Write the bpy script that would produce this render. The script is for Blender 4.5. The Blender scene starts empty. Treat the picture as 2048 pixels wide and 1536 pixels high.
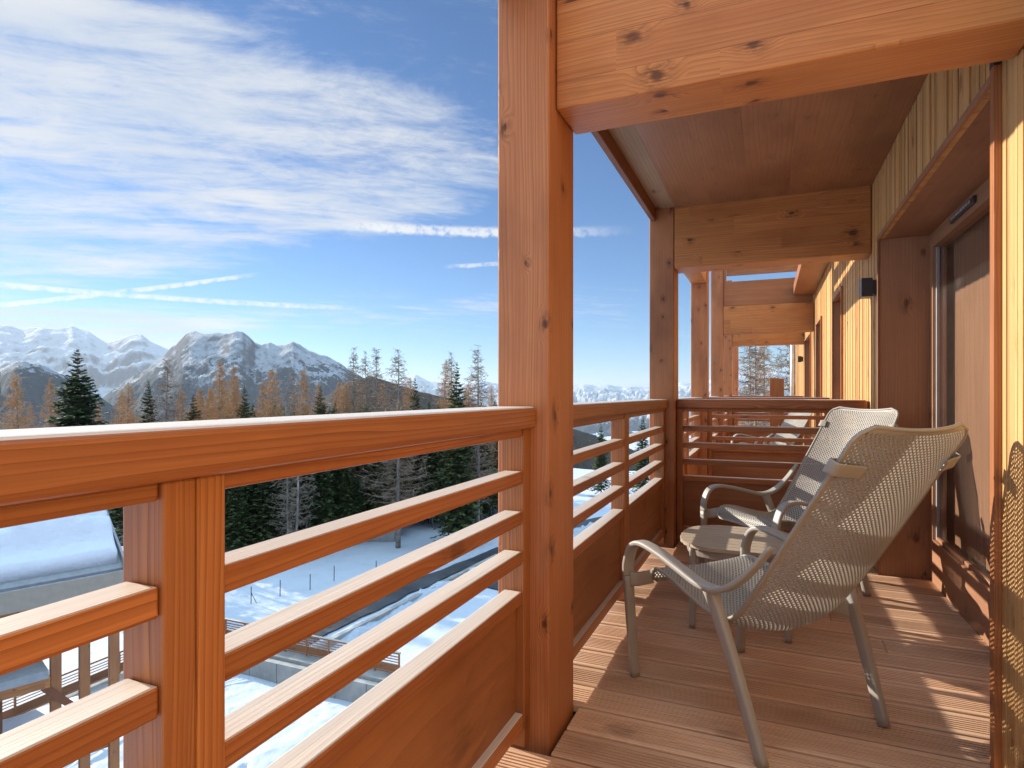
import bpy, bmesh, math, random
import numpy as np
from mathutils import Vector, Matrix, noise

random.seed(7)
R = math.radians
C = bpy.context.scene.collection
scn = bpy.context.scene

# ------------------------------------------------------------------ camera
TH = R(22.93)
FPX = 1208.0
EYE = 1.11
HZ = 787.0
cam_d = bpy.data.cameras.new('camera')
cam = bpy.data.objects.new('camera', cam_d)
C.objects.link(cam)
cam.location = (0, 0, EYE)
cam.rotation_euler = (R(90), 0, TH)
cam_d.sensor_width = 36
cam_d.lens = 36 * FPX / 2048
cam_d.shift_y = (HZ - 768) / 2048
cam_d.clip_start = 0.05
cam_d.clip_end = 120000
scn.camera = cam

def W(u, Z):
    """ground position (x, y) seen in the direction of photo column u at depth Z"""
    X = (u - 1024) / FPX * Z
    return X * math.cos(TH) - Z * math.sin(TH), Z * math.cos(TH) + X * math.sin(TH)

def ZV(v, Z):
    return EYE + (HZ - v) / FPX * Z

# ------------------------------------------------------------------ light
SUN = Vector((-1, 0.15, 0.388)).normalized()
sd = bpy.data.lights.new('sun', 'SUN')
sd.energy = 5.0
sd.angle = R(0.5)
sd.color = (1.0, 0.91, 0.79)
so = bpy.data.objects.new('sun', sd)
C.objects.link(so)
so.rotation_euler = SUN.to_track_quat('Z', 'Y').to_euler()

# ------------------------------------------------------------------ node helpers
class NT:
    def __init__(s, tree):
        s.t = tree
        s.n = tree.nodes
        s.l = tree.links
    def new(s, typ, **kw):
        nd = s.n.new(typ)
        for k, v in kw.items():
            if k == 'inp':
                for kk, vv in v.items():
                    s.put(nd.inputs[kk], vv)
            else:
                setattr(nd, k, v)
        return nd
    def put(s, sock, v):
        if isinstance(v, bpy.types.NodeSocket):
            s.l.new(v, sock)
        else:
            sock.default_value = v
    def m(s, op, a, b=0.0, c=None, clamp=False):
        nd = s.n.new('ShaderNodeMath')
        nd.operation = op
        nd.use_clamp = clamp
        s.put(nd.inputs[0], a)
        s.put(nd.inputs[1], b)
        if c is not None:
            s.put(nd.inputs[2], c)
        return nd.outputs[0]
    def mixc(s, f, a, b, blend='MIX'):
        nd = s.n.new('ShaderNodeMix')
        nd.data_type = 'RGBA'
        nd.blend_type = blend
        s.put(nd.inputs[0], f)
        s.put(nd.inputs[6], a if isinstance(a, bpy.types.NodeSocket) else tuple(a)[:3] + (1,))
        s.put(nd.inputs[7], b if isinstance(b, bpy.types.NodeSocket) else tuple(b)[:3] + (1,))
        return nd.outputs[2]
    def ramp(s, f, lo, hi, smooth=True):
        nd = s.n.new('ShaderNodeMapRange')
        nd.interpolation_type = 'SMOOTHSTEP' if smooth else 'LINEAR'
        nd.clamp = True
        s.put(nd.inputs[0], f)
        s.put(nd.inputs[1], lo)
        s.put(nd.inputs[2], hi)
        return nd.outputs[0]
    def noise(s, vec, scale, detail=4, rough=0.55, dist=0.0, out=0):
        nd = s.n.new('ShaderNodeTexNoise')
        s.put(nd.inputs['Vector'], vec)
        nd.inputs['Scale'].default_value = scale
        nd.inputs['Detail'].default_value = detail
        nd.inputs['Roughness'].default_value = rough
        nd.inputs['Distortion'].default_value = dist
        return nd.outputs[out]
    def scale(s, vec, sc):
        nd = s.n.new('ShaderNodeVectorMath')
        nd.operation = 'MULTIPLY'
        s.put(nd.inputs[0], vec)
        nd.inputs[1].default_value = sc
        return nd.outputs[0]
    def vadd(s, a, b):
        nd = s.n.new('ShaderNodeVectorMath')
        nd.operation = 'ADD'
        s.put(nd.inputs[0], a)
        s.put(nd.inputs[1], b)
        return nd.outputs[0]

def mat(name):
    m = bpy.data.materials.new(name)
    m.use_nodes = True
    n = NT(m.node_tree)
    b = m.node_tree.nodes['Principled BSDF']
    return m, n, b

def wood(name, axis, base, light, dark, rough=0.45, ring=120.0, knots=1.0, lam=0.0, island=0.0,
         fine=1.0, blot=0.35, bump=0.25, spec=0.4, kscale=5.0, top=None, line=0.6, warpk=5.0):
    line = min(1.0, line * 1.3)
    m, n, b = mat(name)
    tc = n.new('ShaderNodeTexCoord').outputs['Object']
    oi = n.new('ShaderNodeObjectInfo').outputs['Random']
    off = n.new('ShaderNodeCombineXYZ', inp={0: n.m('MULTIPLY', oi, 13.1), 1: n.m('MULTIPLY', oi, 7.7), 2: n.m('MULTIPLY', oi, 5.3)}).outputs[0]
    co = n.vadd(tc, off)
    isl = None
    if island > 0:
        isl = n.new('ShaderNodeNewGeometry').outputs['Random Per Island']
        o2 = n.new('ShaderNodeCombineXYZ', inp={0: n.m('MULTIPLY', isl, 31.0), 1: n.m('MULTIPLY', isl, 17.0), 2: n.m('MULTIPLY', isl, 23.0)}).outputs[0]
        co = n.vadd(co, o2)
    lamr = None
    if lam > 0:
        sx = n.new('ShaderNodeSeparateXYZ', inp={0: tc})
        li = n.m('FLOOR', n.m('DIVIDE', sx.outputs[2], lam))
        # boards of the lamella are finger-jointed: a new tone every metre or so
        lj = n.m('FLOOR', n.m('ADD', n.m('DIVIDE', sx.outputs[0], 0.83), n.m('MULTIPLY', li, 0.37)))
        wn = n.new('ShaderNodeTexWhiteNoise', noise_dimensions='2D')
        n.put(wn.inputs['Vector'], n.new('ShaderNodeCombineXYZ', inp={0: li, 1: lj, 2: 0.0}).outputs[0])
        lamr = wn.outputs['Value']
        o3 = n.new('ShaderNodeCombineXYZ', inp={0: n.m('MULTIPLY', lamr, 19.0), 1: n.m('MULTIPLY', lamr, 11.0), 2: n.m('MULTIPLY', lamr, 3.0)}).outputs[0]
        co = n.vadd(co, o3)
    al = {'X': 0, 'Y': 1, 'Z': 2}[axis]
    a1, a2 = [i for i in range(3) if i != al]
    def st(k):
        v = [1.0, 1.0, 1.0]
        v[al] = k
        return n.scale(co, v)
    fx = n.new('ShaderNodeSeparateXYZ', inp={0: co})
    across = n.m('ADD', fx.outputs[a1], n.m('MULTIPLY', fx.outputs[a2], 0.83))
    # growth rings wander along the board
    warp = n.noise(st(0.16), 3.2, 3, 0.5)
    warp2 = n.noise(st(0.03), 17.0, 2, 0.5)
    turns = n.m('ADD', n.m('ADD', n.m('MULTIPLY', across, ring), n.m('MULTIPLY', warp, warpk)), n.m('MULTIPLY', warp2, 0.05 * ring))
    core = halo = None
    strk = n.noise(st(0.04), 26.0, 4, 0.65)
    fib = n.noise(st(0.015), 190.0, 2, 0.6)
    if knots > 0:
        kx = n.m('ADD', n.m('MULTIPLY', fx.outputs[al], 0.6), n.m('MULTIPLY', warp, 0.05))
        kv = n.new('ShaderNodeCombineXYZ', inp={0: kx, 1: across, 2: 0.0}).outputs[0]
        vo = n.new('ShaderNodeTexVoronoi', feature='F1', voronoi_dimensions='2D', inp={'Vector': kv, 'Scale': kscale, 'Randomness': 1.0})
        vs = n.new('ShaderNodeSeparateColor', inp={0: vo.outputs['Color']})
        sel = n.ramp(vs.outputs[0], 0.35, 0.45)
        size = n.m('ADD', 0.55, n.m('MULTIPLY', vs.outputs[1], 0.75))
        kd = n.m('DIVIDE', n.m('ADD', vo.outputs['Distance'], n.m('MULTIPLY', n.m('SUBTRACT', strk, 0.5), 0.06)), size)
        near = n.m('MULTIPLY', n.m('SUBTRACT', 1.0, n.ramp(kd, 0.03, 0.36)), sel)
        core = n.m('MULTIPLY', n.m('SUBTRACT', 1.0, n.ramp(kd, 0.03, 0.09)), sel)
        halo = n.m('MULTIPLY', n.m('SUBTRACT', 1.0, n.ramp(kd, 0.05, 0.27)), sel)
        turns = n.m('ADD', turns, n.m('MULTIPLY', near, 2.6 * knots))
    fr = n.m('FRACT', turns)
    rg = n.m('MULTIPLY', n.m('POWER', fr, 2.4), n.m('SUBTRACT', 1.0, n.ramp(fr, 0.93, 1.0)))
    blo = n.noise(st(0.45), 2.6, 4, 0.6)
    f = n.m('ADD', n.m('MULTIPLY', strk, 0.9), n.m('MULTIPLY', n.m('SUBTRACT', fib, 0.5), 0.55 * fine))
    f = n.ramp(f, 0.26, 0.66, False)
    col = n.mixc(f, base, light)
    col = n.mixc(n.m('MULTIPLY', n.ramp(blo, 0.42, 0.72), blot), col, dark)
    col = n.mixc(n.m('MULTIPLY', rg, n.m('MULTIPLY', n.ramp(strk, 0.2, 0.7), line)), col, dark)
    if knots > 0:
        hat = n.ramp(n.m('ADD', n.m('MULTIPLY', fib, 0.5), n.m('MULTIPLY', n.noise(st(0.5), 38.0, 3, 0.7), 0.5)), 0.42, 0.62)
        col = n.mixc(n.m('MULTIPLY', n.m('MULTIPLY', halo, hat), 0.85 * min(knots, 1)), col, tuple(c * 0.36 for c in dark))
        col = n.mixc(n.m('MULTIPLY', core, 0.8 * min(knots, 1)), col, tuple(c * 0.3 for c in dark))
    hs = n.new('ShaderNodeHueSaturation', inp={'Color': col})
    vv = n.m('ADD', 0.87, n.m('MULTIPLY', oi, 0.26))
    if isl is not None:
        vv = n.m('ADD', vv, n.m('MULTIPLY', n.m('SUBTRACT', isl, 0.5), island))
    if lamr is not None:
        vv = n.m('ADD', vv, n.m('MULTIPLY', n.m('SUBTRACT', lamr, 0.5), 0.24))
    n.put(hs.inputs['Value'], vv)
    col = hs.outputs[0]
    if lam > 0:
        fl = n.m('FRACT', n.m('DIVIDE', sx.outputs[2], lam))
        ln = n.m('LESS_THAN', fl, 0.0016 / lam)
        col = n.mixc(n.m('MULTIPLY', ln, 0.6), col, tuple(c * 0.4 for c in dark))
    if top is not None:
        # upward faces are coloured paler to imitate the sheen of grazing sun
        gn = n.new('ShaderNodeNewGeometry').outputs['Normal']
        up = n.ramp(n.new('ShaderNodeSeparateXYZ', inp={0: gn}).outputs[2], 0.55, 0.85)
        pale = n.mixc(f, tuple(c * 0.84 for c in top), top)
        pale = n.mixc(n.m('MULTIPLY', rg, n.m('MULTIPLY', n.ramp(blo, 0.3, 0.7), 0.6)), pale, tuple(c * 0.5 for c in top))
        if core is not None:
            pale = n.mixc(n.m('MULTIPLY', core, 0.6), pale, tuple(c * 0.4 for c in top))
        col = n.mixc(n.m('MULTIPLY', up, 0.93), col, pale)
    n.put(b.inputs['Base Color'], col)
    n.put(b.inputs['Roughness'], n.m('ADD', rough - 0.08, n.m('MULTIPLY', strk, 0.2)))
    b.inputs['Specular IOR Level'].default_value = spec
    bh = n.m('ADD', n.m('MULTIPLY', rg, -0.6), n.m('MULTIPLY', fib, 0.8))
    bp = n.new('ShaderNodeBump', inp={'Strength': bump, 'Distance': 0.002, 'Height': bh})
    n.put(b.inputs['Normal'], bp.outputs[0])
    return m

def plain(name, col, rough=0.6, var=0.15, vscale=6.0, metal=0.0, bump=0.0, bscale=40.0, spec=0.5):
    m, n, b = mat(name)
    tc = n.new('ShaderNodeTexCoord').outputs['Object']
    nz = n.noise(tc, vscale, 5, 0.6)
    c = n.mixc(n.ramp(nz, 0.3, 0.7), tuple(k * (1 - var) for k in col), tuple(min(1, k * (1 + var)) for k in col))
    n.put(b.inputs['Base Color'], c)
    b.inputs['Roughness'].default_value = rough
    b.inputs['Metallic'].default_value = metal
    b.inputs['Specular IOR Level'].default_value = spec
    if bump > 0:
        bp = n.new('ShaderNodeBump', inp={'Strength': bump, 'Distance': 0.02, 'Height': n.noise(tc, bscale, 5, 0.6)})
        n.put(b.inputs['Normal'], bp.outputs[0])
    return m

M = {}
TOP_SHEEN = (0.70, 0.63, 0.545)  # sun sheen put into the colour of upward rail faces
M['rail'] = wood('stained_rail_wood', 'X', (0.345, 0.118, 0.041), (0.50, 0.205, 0.075), (0.175, 0.052, 0.02), ring=95, knots=0.5, rough=0.42, kscale=3.0, spec=0.45, top=TOP_SHEEN, line=0.75)
M['rail_up'] = wood('stained_stile_wood', 'Z', (0.36, 0.13, 0.045), (0.50, 0.215, 0.078), (0.18, 0.057, 0.022), ring=110, knots=0.5, rough=0.45, kscale=3.0, line=0.7)
M['panel'] = wood('stained_panel_wood', 'X', (0.31, 0.125, 0.052), (0.40, 0.178, 0.076), (0.18, 0.065, 0.028), ring=14, knots=0.35, rough=0.5, fine=0.6, kscale=2.2, blot=0.55, warpk=6.0, line=0.35)
M['post'] = wood('stained_post_wood', 'Z', (0.38, 0.142, 0.058), (0.51, 0.222, 0.094), (0.18, 0.06, 0.027), ring=85, knots=1.0, rough=0.5, kscale=7.5, blot=0.65, line=0.55)
M['beam'] = wood('glulam_beam_wood', 'X', (0.46, 0.17, 0.05), (0.62, 0.272, 0.088), (0.22, 0.066, 0.023), ring=70, knots=1.0, lam=0.125, rough=0.42, kscale=5.4, blot=0.4, warpk=7.0, line=0.5)
M['beam_y'] = wood('stained_fascia_wood', 'Y', (0.20, 0.066, 0.028), (0.30, 0.11, 0.045), (0.11, 0.034, 0.016), ring=80, knots=0.8, rough=0.55)
M['soffit'] = wood('pale_soffit_wood', 'Y', (0.34, 0.2, 0.11), (0.48, 0.3, 0.17), (0.2, 0.1, 0.05), ring=50, knots=1.0, rough=0.6)
M['ceiling'] = wood('ceiling_board_wood', 'Y', (0.30, 0.125, 0.056), (0.37, 0.165, 0.077), (0.18, 0.07, 0.033), ring=40, knots=0.3, rough=0.42, blot=0.7, fine=0.6, island=0.06, line=0.45)
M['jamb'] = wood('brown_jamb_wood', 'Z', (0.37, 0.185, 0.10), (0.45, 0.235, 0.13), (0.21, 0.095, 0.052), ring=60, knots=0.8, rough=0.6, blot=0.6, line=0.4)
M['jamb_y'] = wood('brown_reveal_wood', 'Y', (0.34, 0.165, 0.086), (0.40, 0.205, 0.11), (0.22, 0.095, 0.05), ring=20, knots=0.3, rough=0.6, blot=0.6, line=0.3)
M['clad'] = wood('larch_cladding_wood', 'Z', (0.59, 0.335, 0.125), (0.75, 0.475, 0.20), (0.42, 0.20, 0.07), ring=90, knots=0.6, rough=0.6, island=0.34, kscale=4.0, blot=0.3)
M['deck'] = wood('worn_deck_wood', 'X', (0.57, 0.36, 0.225), (0.71, 0.50, 0.335), (0.33, 0.17, 0.095), ring=110, knots=0.35, rough=0.6, island=0.28, kscale=2.6, blot=0.6)
M['taupe'] = plain('taupe_resin', (0.335, 0.315, 0.28), 0.45, 0.05, 3.0, bump=0.06, bscale=300)
M['table'] = wood('taupe_slat_resin', 'X', (0.34, 0.27, 0.19), (0.44, 0.37, 0.28), (0.25, 0.19, 0.13), ring=120, knots=0.0, rough=0.6, blot=0.3)
M['black'] = plain('anthracite_metal', (0.035, 0.036, 0.042), 0.35, 0.1)
M['grey'] = plain('grey_painted_metal', (0.32, 0.33, 0.34), 0.5, 0.1)
M['zinc'] = plain('zinc_pipe_metal', (0.55, 0.57, 0.6), 0.4, 0.15, metal=0.5)
M['concrete'] = plain('grey_concrete', (0.34, 0.335, 0.32), 0.85, 0.18, 1.3, bump=0.2)
M['asphalt'] = plain('wet_asphalt', (0.06, 0.062, 0.068), 0.5, 0.5, 0.35, bump=0.15)
M['bark'] = plain('grey_bark', (0.15, 0.12, 0.1), 0.9, 0.4, 1.5)
M['darkwire'] = plain('dark_fence_metal', (0.04, 0.04, 0.045), 0.6, 0.1)
M['chaletwood'] = wood('dark_chalet_boards', 'Z', (0.30, 0.13, 0.055), (0.42, 0.2, 0.09), (0.17, 0.065, 0.03), ring=80, knots=0.5, rough=0.7, island=0.45)

# ------------------------------------------------------------------ mesh helpers
def mesh_obj(name, verts, faces, m, parent=None, loc=(0, 0, 0), smooth=False):
    me = bpy.data.meshes.new(name)
    me.from_pydata([tuple(v) for v in verts], [], faces)
    me.update()
    if smooth:
        me.polygons.foreach_set('use_smooth', [True] * len(me.polygons))
    o = bpy.data.objects.new(name, me)
    C.objects.link(o)
    o.location = loc
    if m is not None:
        me.materials.append(m)
    if parent is not None:
        o.parent = parent
    return o

BOXF = [(0, 3, 2, 1), (4, 5, 6, 7), (0, 1, 5, 4), (1, 2, 6, 5), (2, 3, 7, 6), (3, 0, 4, 7)]

def box(name, x0, x1, y0, y1, z0, z1, m, parent=None, bevel=0.003, seg=2):
    cx, cy, cz = (x0 + x1) / 2, (y0 + y1) / 2, (z0 + z1) / 2
    a, b_, c = (x1 - x0) / 2, (y1 - y0) / 2, (z1 - z0) / 2
    v = [(-a, -b_, -c), (a, -b_, -c), (a, b_, -c), (-a, b_, -c), (-a, -b_, c), (a, -b_, c), (a, b_, c), (-a, b_, c)]
    o = mesh_obj(name, v, BOXF, m, parent, (cx, cy, cz))
    if bevel > 0:
        md = o.modifiers.new('bevel', 'BEVEL')
        md.width = bevel
        md.segments = seg
        md.limit_method = 'ANGLE'
        md.harden_normals = False
    return o

class MB:
    """collects boxes and strips for ONE mesh"""
    def __init__(s):
        s.v = []
        s.f = []
    def box(s, x0, x1, y0, y1, z0, z1):
        k = len(s.v)
        s.v += [(x0, y0, z0), (x1, y0, z0), (x1, y1, z0), (x0, y1, z0), (x0, y0, z1), (x1, y0, z1), (x1, y1, z1), (x0, y1, z1)]
        s.f += [tuple(i + k for i in f) for f in BOXF]
    def add(s, v, f):
        k = len(s.v)
        s.v += list(v)
        s.f += [tuple(i + k for i in ff) for ff in f]
    def tube(s, pts, r, n=6, r1=None):
        pts = [Vector(p) for p in pts]
        k = len(s.v)
        N = len(pts)
        for i, p in enumerate(pts):
            t = (pts[min(i + 1, N - 1)] - pts[max(i - 1, 0)]).normalized()
            ref = Vector((0, 0, 1)) if abs(t.z) < 0.9 else Vector((1, 0, 0))
            a = t.cross(ref).normalized()
            b_ = t.cross(a)
            rr = r if r1 is None else r + (r1 - r) * i / (N - 1)
            for j in range(n):
                an = 2 * math.pi * j / n
                s.v.append(tuple(p + a * math.cos(an) * rr + b_ * math.sin(an) * rr))
        for i in range(N - 1):
            for j in range(n):
                j2 = (j + 1) % n
                s.f.append((k + i * n + j, k + i * n + j2, k + (i + 1) * n + j2, k + (i + 1) * n + j))
        s.f.append(tuple(k + j for j in range(n))[::-1])
        s.f.append(tuple(k + (N - 1) * n + j for j in range(n)))
    def build(s, name, m, parent=None, loc=(0, 0, 0), smooth=False):
        return mesh_obj(name, s.v, s.f, m, parent, loc, smooth)

def thing(name, label, cat, loc=(0, 0, 0), rz=0.0, group=None):
    o = bpy.data.objects.new(name, None)
    C.objects.link(o)
    o.location = loc
    o.rotation_euler = (0, 0, rz)
    o.empty_display_size = 0.2
    o['label'] = label
    o['category'] = cat
    if group:
        o['group'] = group
    return o

def tag(o, label=None, cat=None, group=None, kind=None):
    for k, v in (('label', label), ('category', cat), ('group', group), ('kind', kind)):
        if v:
            o[k] = v
    return o

def copy_tree(o, parent=None):
    c = o.copy()
    C.objects.link(c)
    c.parent = parent
    for ch in list(o.children):
        copy_tree(ch, c)
    return c

def catmull(pts, n):
    P = [Vector(p) for p in pts]
    P = [P[0] * 2 - P[1]] + P + [P[-1] * 2 - P[-2]]
    out = []
    for i in range(1, len(P) - 2):
        for k in range(n):
            t = k / n
            a, b_, c, d = P[i - 1], P[i], P[i + 1], P[i + 2]
            out.append(0.5 * ((2 * b_) + (c - a) * t + (2 * a - 5 * b_ + 4 * c - d) * t * t + (3 * b_ - a - 3 * c + d) * t ** 3))
    out.append(P[-2])
    return out

# ------------------------------------------------------------------ timber frame of the balcony
XP0, XP1 = -0.812, -0.634
XW = 0.63
XD = 0.915
post_y = [(-0.92, -0.66), (1.798, 2.062), (4.55, 4.80), (7.20, 7.45), (9.86, 10.10), (12.4, 12.65), (15.1, 15.35)]
post_lab = ['square timber post behind the viewer at the near end of the railing',
            'large knotty brown timber post in the foreground, tallest thing in the picture',
            'brown timber post in the corner behind the small table, end of the second railing',
            'orange brown timber post with a dark knot, just beyond the cross railing',
            'slimmer looking timber post to the right of the post with the dark knot',
            'far timber post carrying the lowest and farthest cross beam',
            'farthest timber post beside the bare larches at the end of the building']
for (a, b), lb in zip(post_y, post_lab):
    o = box('timber_post', XP0, XP1, a, b, -0.25, 3.3, M['post'], None, 0.006)
    tag(o, lb, 'post', 'timber posts carrying the balcony roof')
bm_def = [(1.858, 2.072, 2.03, 3.2, 'wide glulam beam with large dark knots across the top of the picture'),
          (4.553, 4.775, 2.03, 2.95, 'glulam beam under the far edge of the ceiling, above the cross railing'),
          (9.87, 10.08, 2.03, 2.452, 'smaller cross beam with a plain face beyond the second beam'),
          (12.42, 12.63, 2.03, 2.45, 'farthest and lowest looking cross beam framing the larches')]
for a, b, z0, z1, lb in bm_def:
    o = box('cross_beam', XP1 + 0.003, XW - 0.004, a, b, z0, z1, M['beam'], None, 0.006)
    tag(o, lb, 'beam', 'cross beams between the posts and the wall')

# ceiling: boards with seams, one mesh per bay
def ceiling(y0, y1, lb):
    mb = MB()
    n = 5
    w = (XW + 0.62) / n
    for i in range(n):
        x0 = -0.62 + i * w
        mb.box(x0 + 0.0002, x0 + w - 0.0002, y0 + 0.002, y1 - 0.002, 2.47, 2.6)
    mb.box(-0.62, XW - 0.002, y0 + 0.002, y1 - 0.002, 2.601, 2.66)
    o = mb.build('ceiling', M['ceiling'])
    tag(o, lb, 'ceiling')
ceiling(2.072, 4.553, 'brown board ceiling of the balcony between the two glulam beams')
# outer edge: pale soffit strip and hanging fascia board
for i, (y0, y1) in enumerate(((-0.66, 1.798), (2.062, 4.55))):
    t = thing('roof_edge', ['dark fascia board along the roof edge nearest the viewer', 'dark fascia board with a pale soffit strip between the two posts'][i], 'roof edge', (-0.78, y0, 2.4))
    def loc(o):
        o.parent = t
        o.location = Vector(o.location) - t.location
        return o
    loc(box('fascia', -0.80, -0.765, y0 + 0.002, y1 - 0.002, 2.392, 2.8, M['beam_y'], None, 0.003))
    loc(box('soffit', -0.763, -0.623, y0 + 0.002, y1 - 0.002, 2.478, 2.6, M['soffit'], None, 0.002))
    loc(box('block', -0.763, -0.70, y0 + 0.30, y0 + 0.36, 2.425, 2.476, M['soffit'], None, 0.002))
# bay 3: three shade boards
t = thing('shade_boards', 'horizontal boards above head height between two posts, casting striped shade', 'shade boards', (-0.78, 4.8, 2.3))
for k, (z0, z1, d) in enumerate(((2.372, 2.50, 0.17), (2.565, 2.70, 0.04), (2.765, 2.92, 0.04))):
    o = box('board', -0.812, -0.812 + d, 4.803, 7.198, z0, z1, M['beam'], None, 0.003)
    o.parent = t
    o.location = Vector(o.location) - t.location
# ceiling strip by the wall
o = box('ceiling_strip', 0.35, XW - 0.003, 4.778, 9.867, 2.56, 2.70, M['ceiling'], None, 0.003)
tag(o, 'narrow orange ceiling strip along the wall beyond the second beam', 'ceiling')
# upper balcony cross panel
t = thing('upper_railing', 'solid board railing of the balcony upstairs above the smaller cross beam', 'railing', (0, 9.9, 2.45))
for nm, x0, x1, z0, z1 in (('panel', XP1 + 0.003, XW - 0.004, 2.456, 2.835), ('panel', XP1 + 0.05, XW - 0.004, 2.93, 3.35), ('stile', XP1 + 0.003, XP1 + 0.045, 2.84, 3.35)):
    o = box(nm, x0, x1, 9.90, 9.95, z0, z1, M['panel'], None, 0.003)
    o.parent = t
    o.location = Vector(o.location) - t.location
# ------------------------------------------------------------------ wall with openings
openings = [(2.20, 4.305, 2.06), (6.2, 7.12, 2.07), (8.5, 9.45, 2.07), (10.5, 12.25, 2.07)]
YB0, YB1 = -3.0, 16.4
bt = thing('building_wall', 'pale yellow larch clad wall along the right side of the balcony', 'wall', (XW, 0, 0))
def clad():
    rnd = random.Random(3)
    mb = MB()
    y = YB0
    while y < YB1:
        bw = rnd.uniform(0.125, 0.15)
        ns = rnd.choice((4, 5, 6))
        cuts = sorted([rnd.uniform(0.12, 0.88) for _ in range(ns - 1)])
        edges = [0] + cuts + [1]
        for i in range(ns):
            a = y + bw * edges[i]
            b = y + bw * edges[i + 1] - (0.004 if i == ns - 1 else 0.0012)
            if b - a < 0.006:
                continue
            d = rnd.choice((0.0, 0.0, 0.003, 0.006))
            spans = [(-0.25, 3.4)]
            for (o0, o1, oz) in openings:
                if b > o0 and a < o1:
                    spans = [(oz, 3.4)]
            out = []
            for z0, z1 in spans:
                if z0 < 0 and rnd.random() < 0.6 and i == 0:
                    pass
                out.append((z0, z1))
            for z0, z1 in out:
                mb.box(d, 0.03, a, b, z0, z1)
        y += bw
    return mb
clad().build('cladding', M['clad'], bt)
# solid wall behind the cladding
mb = MB()
yy = YB0
for o0, o1, oz in openings:
    mb.box(0.032, 0.32, yy, o0 - 0.02, -0.25, 3.4)
    mb.box(0.032, 0.32, o0 - 0.02, o1 + 0.02, oz + 0.02, 3.4)
    yy = o1 + 0.02
mb.box(0.032, 0.32, yy, YB1, -0.25, 3.4)
mb.build('wall_core', M['chaletwood'], bt)
# reveals and trims
labs = ['deep brown doorway recess with a large glass door behind the two lounge chairs',
        'first narrow brown window recess in the sunlit wall beyond the wall lamp',
        'second narrow brown window recess in the sunlit wall, next to the smaller beam',
        'farthest brown recess in the wall beside the far lamp']
def glass_mat():
    m, n, b = mat('window_glass')
    nt = m.node_tree
    nt.nodes.remove(b)
    out = [k for k in nt.nodes if k.type == 'OUTPUT_MATERIAL'][0]
    tr = n.new('ShaderNodeBsdfTransparent')
    tr.inputs[0].default_value = (0.9, 0.89, 0.87, 1)
    gl = n.new('ShaderNodeBsdfGlossy')
    gl.inputs['Roughness'].default_value = 0.02
    fr = n.new('ShaderNodeFresnel')
    fr.inputs[0].default_value = 1.5
    back = n.new('ShaderNodeNewGeometry').outputs['Backfacing']
    mx = n.new('ShaderNodeMixShader', inp={0: n.m('MULTIPLY', fr.outputs[0], n.m('SUBTRACT', 1.0, back)), 1: tr.outputs[0], 2: gl.outputs[0]})
    tc = n.new('ShaderNodeTexCoord').outputs['Object']
    sm = n.ramp(n.noise(n.scale(tc, (1, 1, 0.4)), 2.2, 5, 0.65, 1.2), 0.55, 0.85)
    df = n.new('ShaderNodeBsdfDiffuse')
    df.inputs[0].default_value = (0.6, 0.58, 0.55, 1)
    mx2 = n.new('ShaderNodeMixShader', inp={0: n.m('ADD', n.m('MULTIPLY', sm, 0.07), 0.012), 1: mx.outputs[0], 2: df.outputs[0]})
    n.l.new(mx2.outputs[0], out.inputs[0])
    return m
M['glass'] = glass_mat()
M['room'] = plain('dim_room_plaster', (0.30, 0.2, 0.13), 0.9, 0.2)
M['curtain'] = wood('brown_curtain_cloth', 'Z', (0.36, 0.2, 0.125), (0.44, 0.26, 0.165), (0.24, 0.12, 0.07), ring=20, knots=0, rough=0.9)
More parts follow.
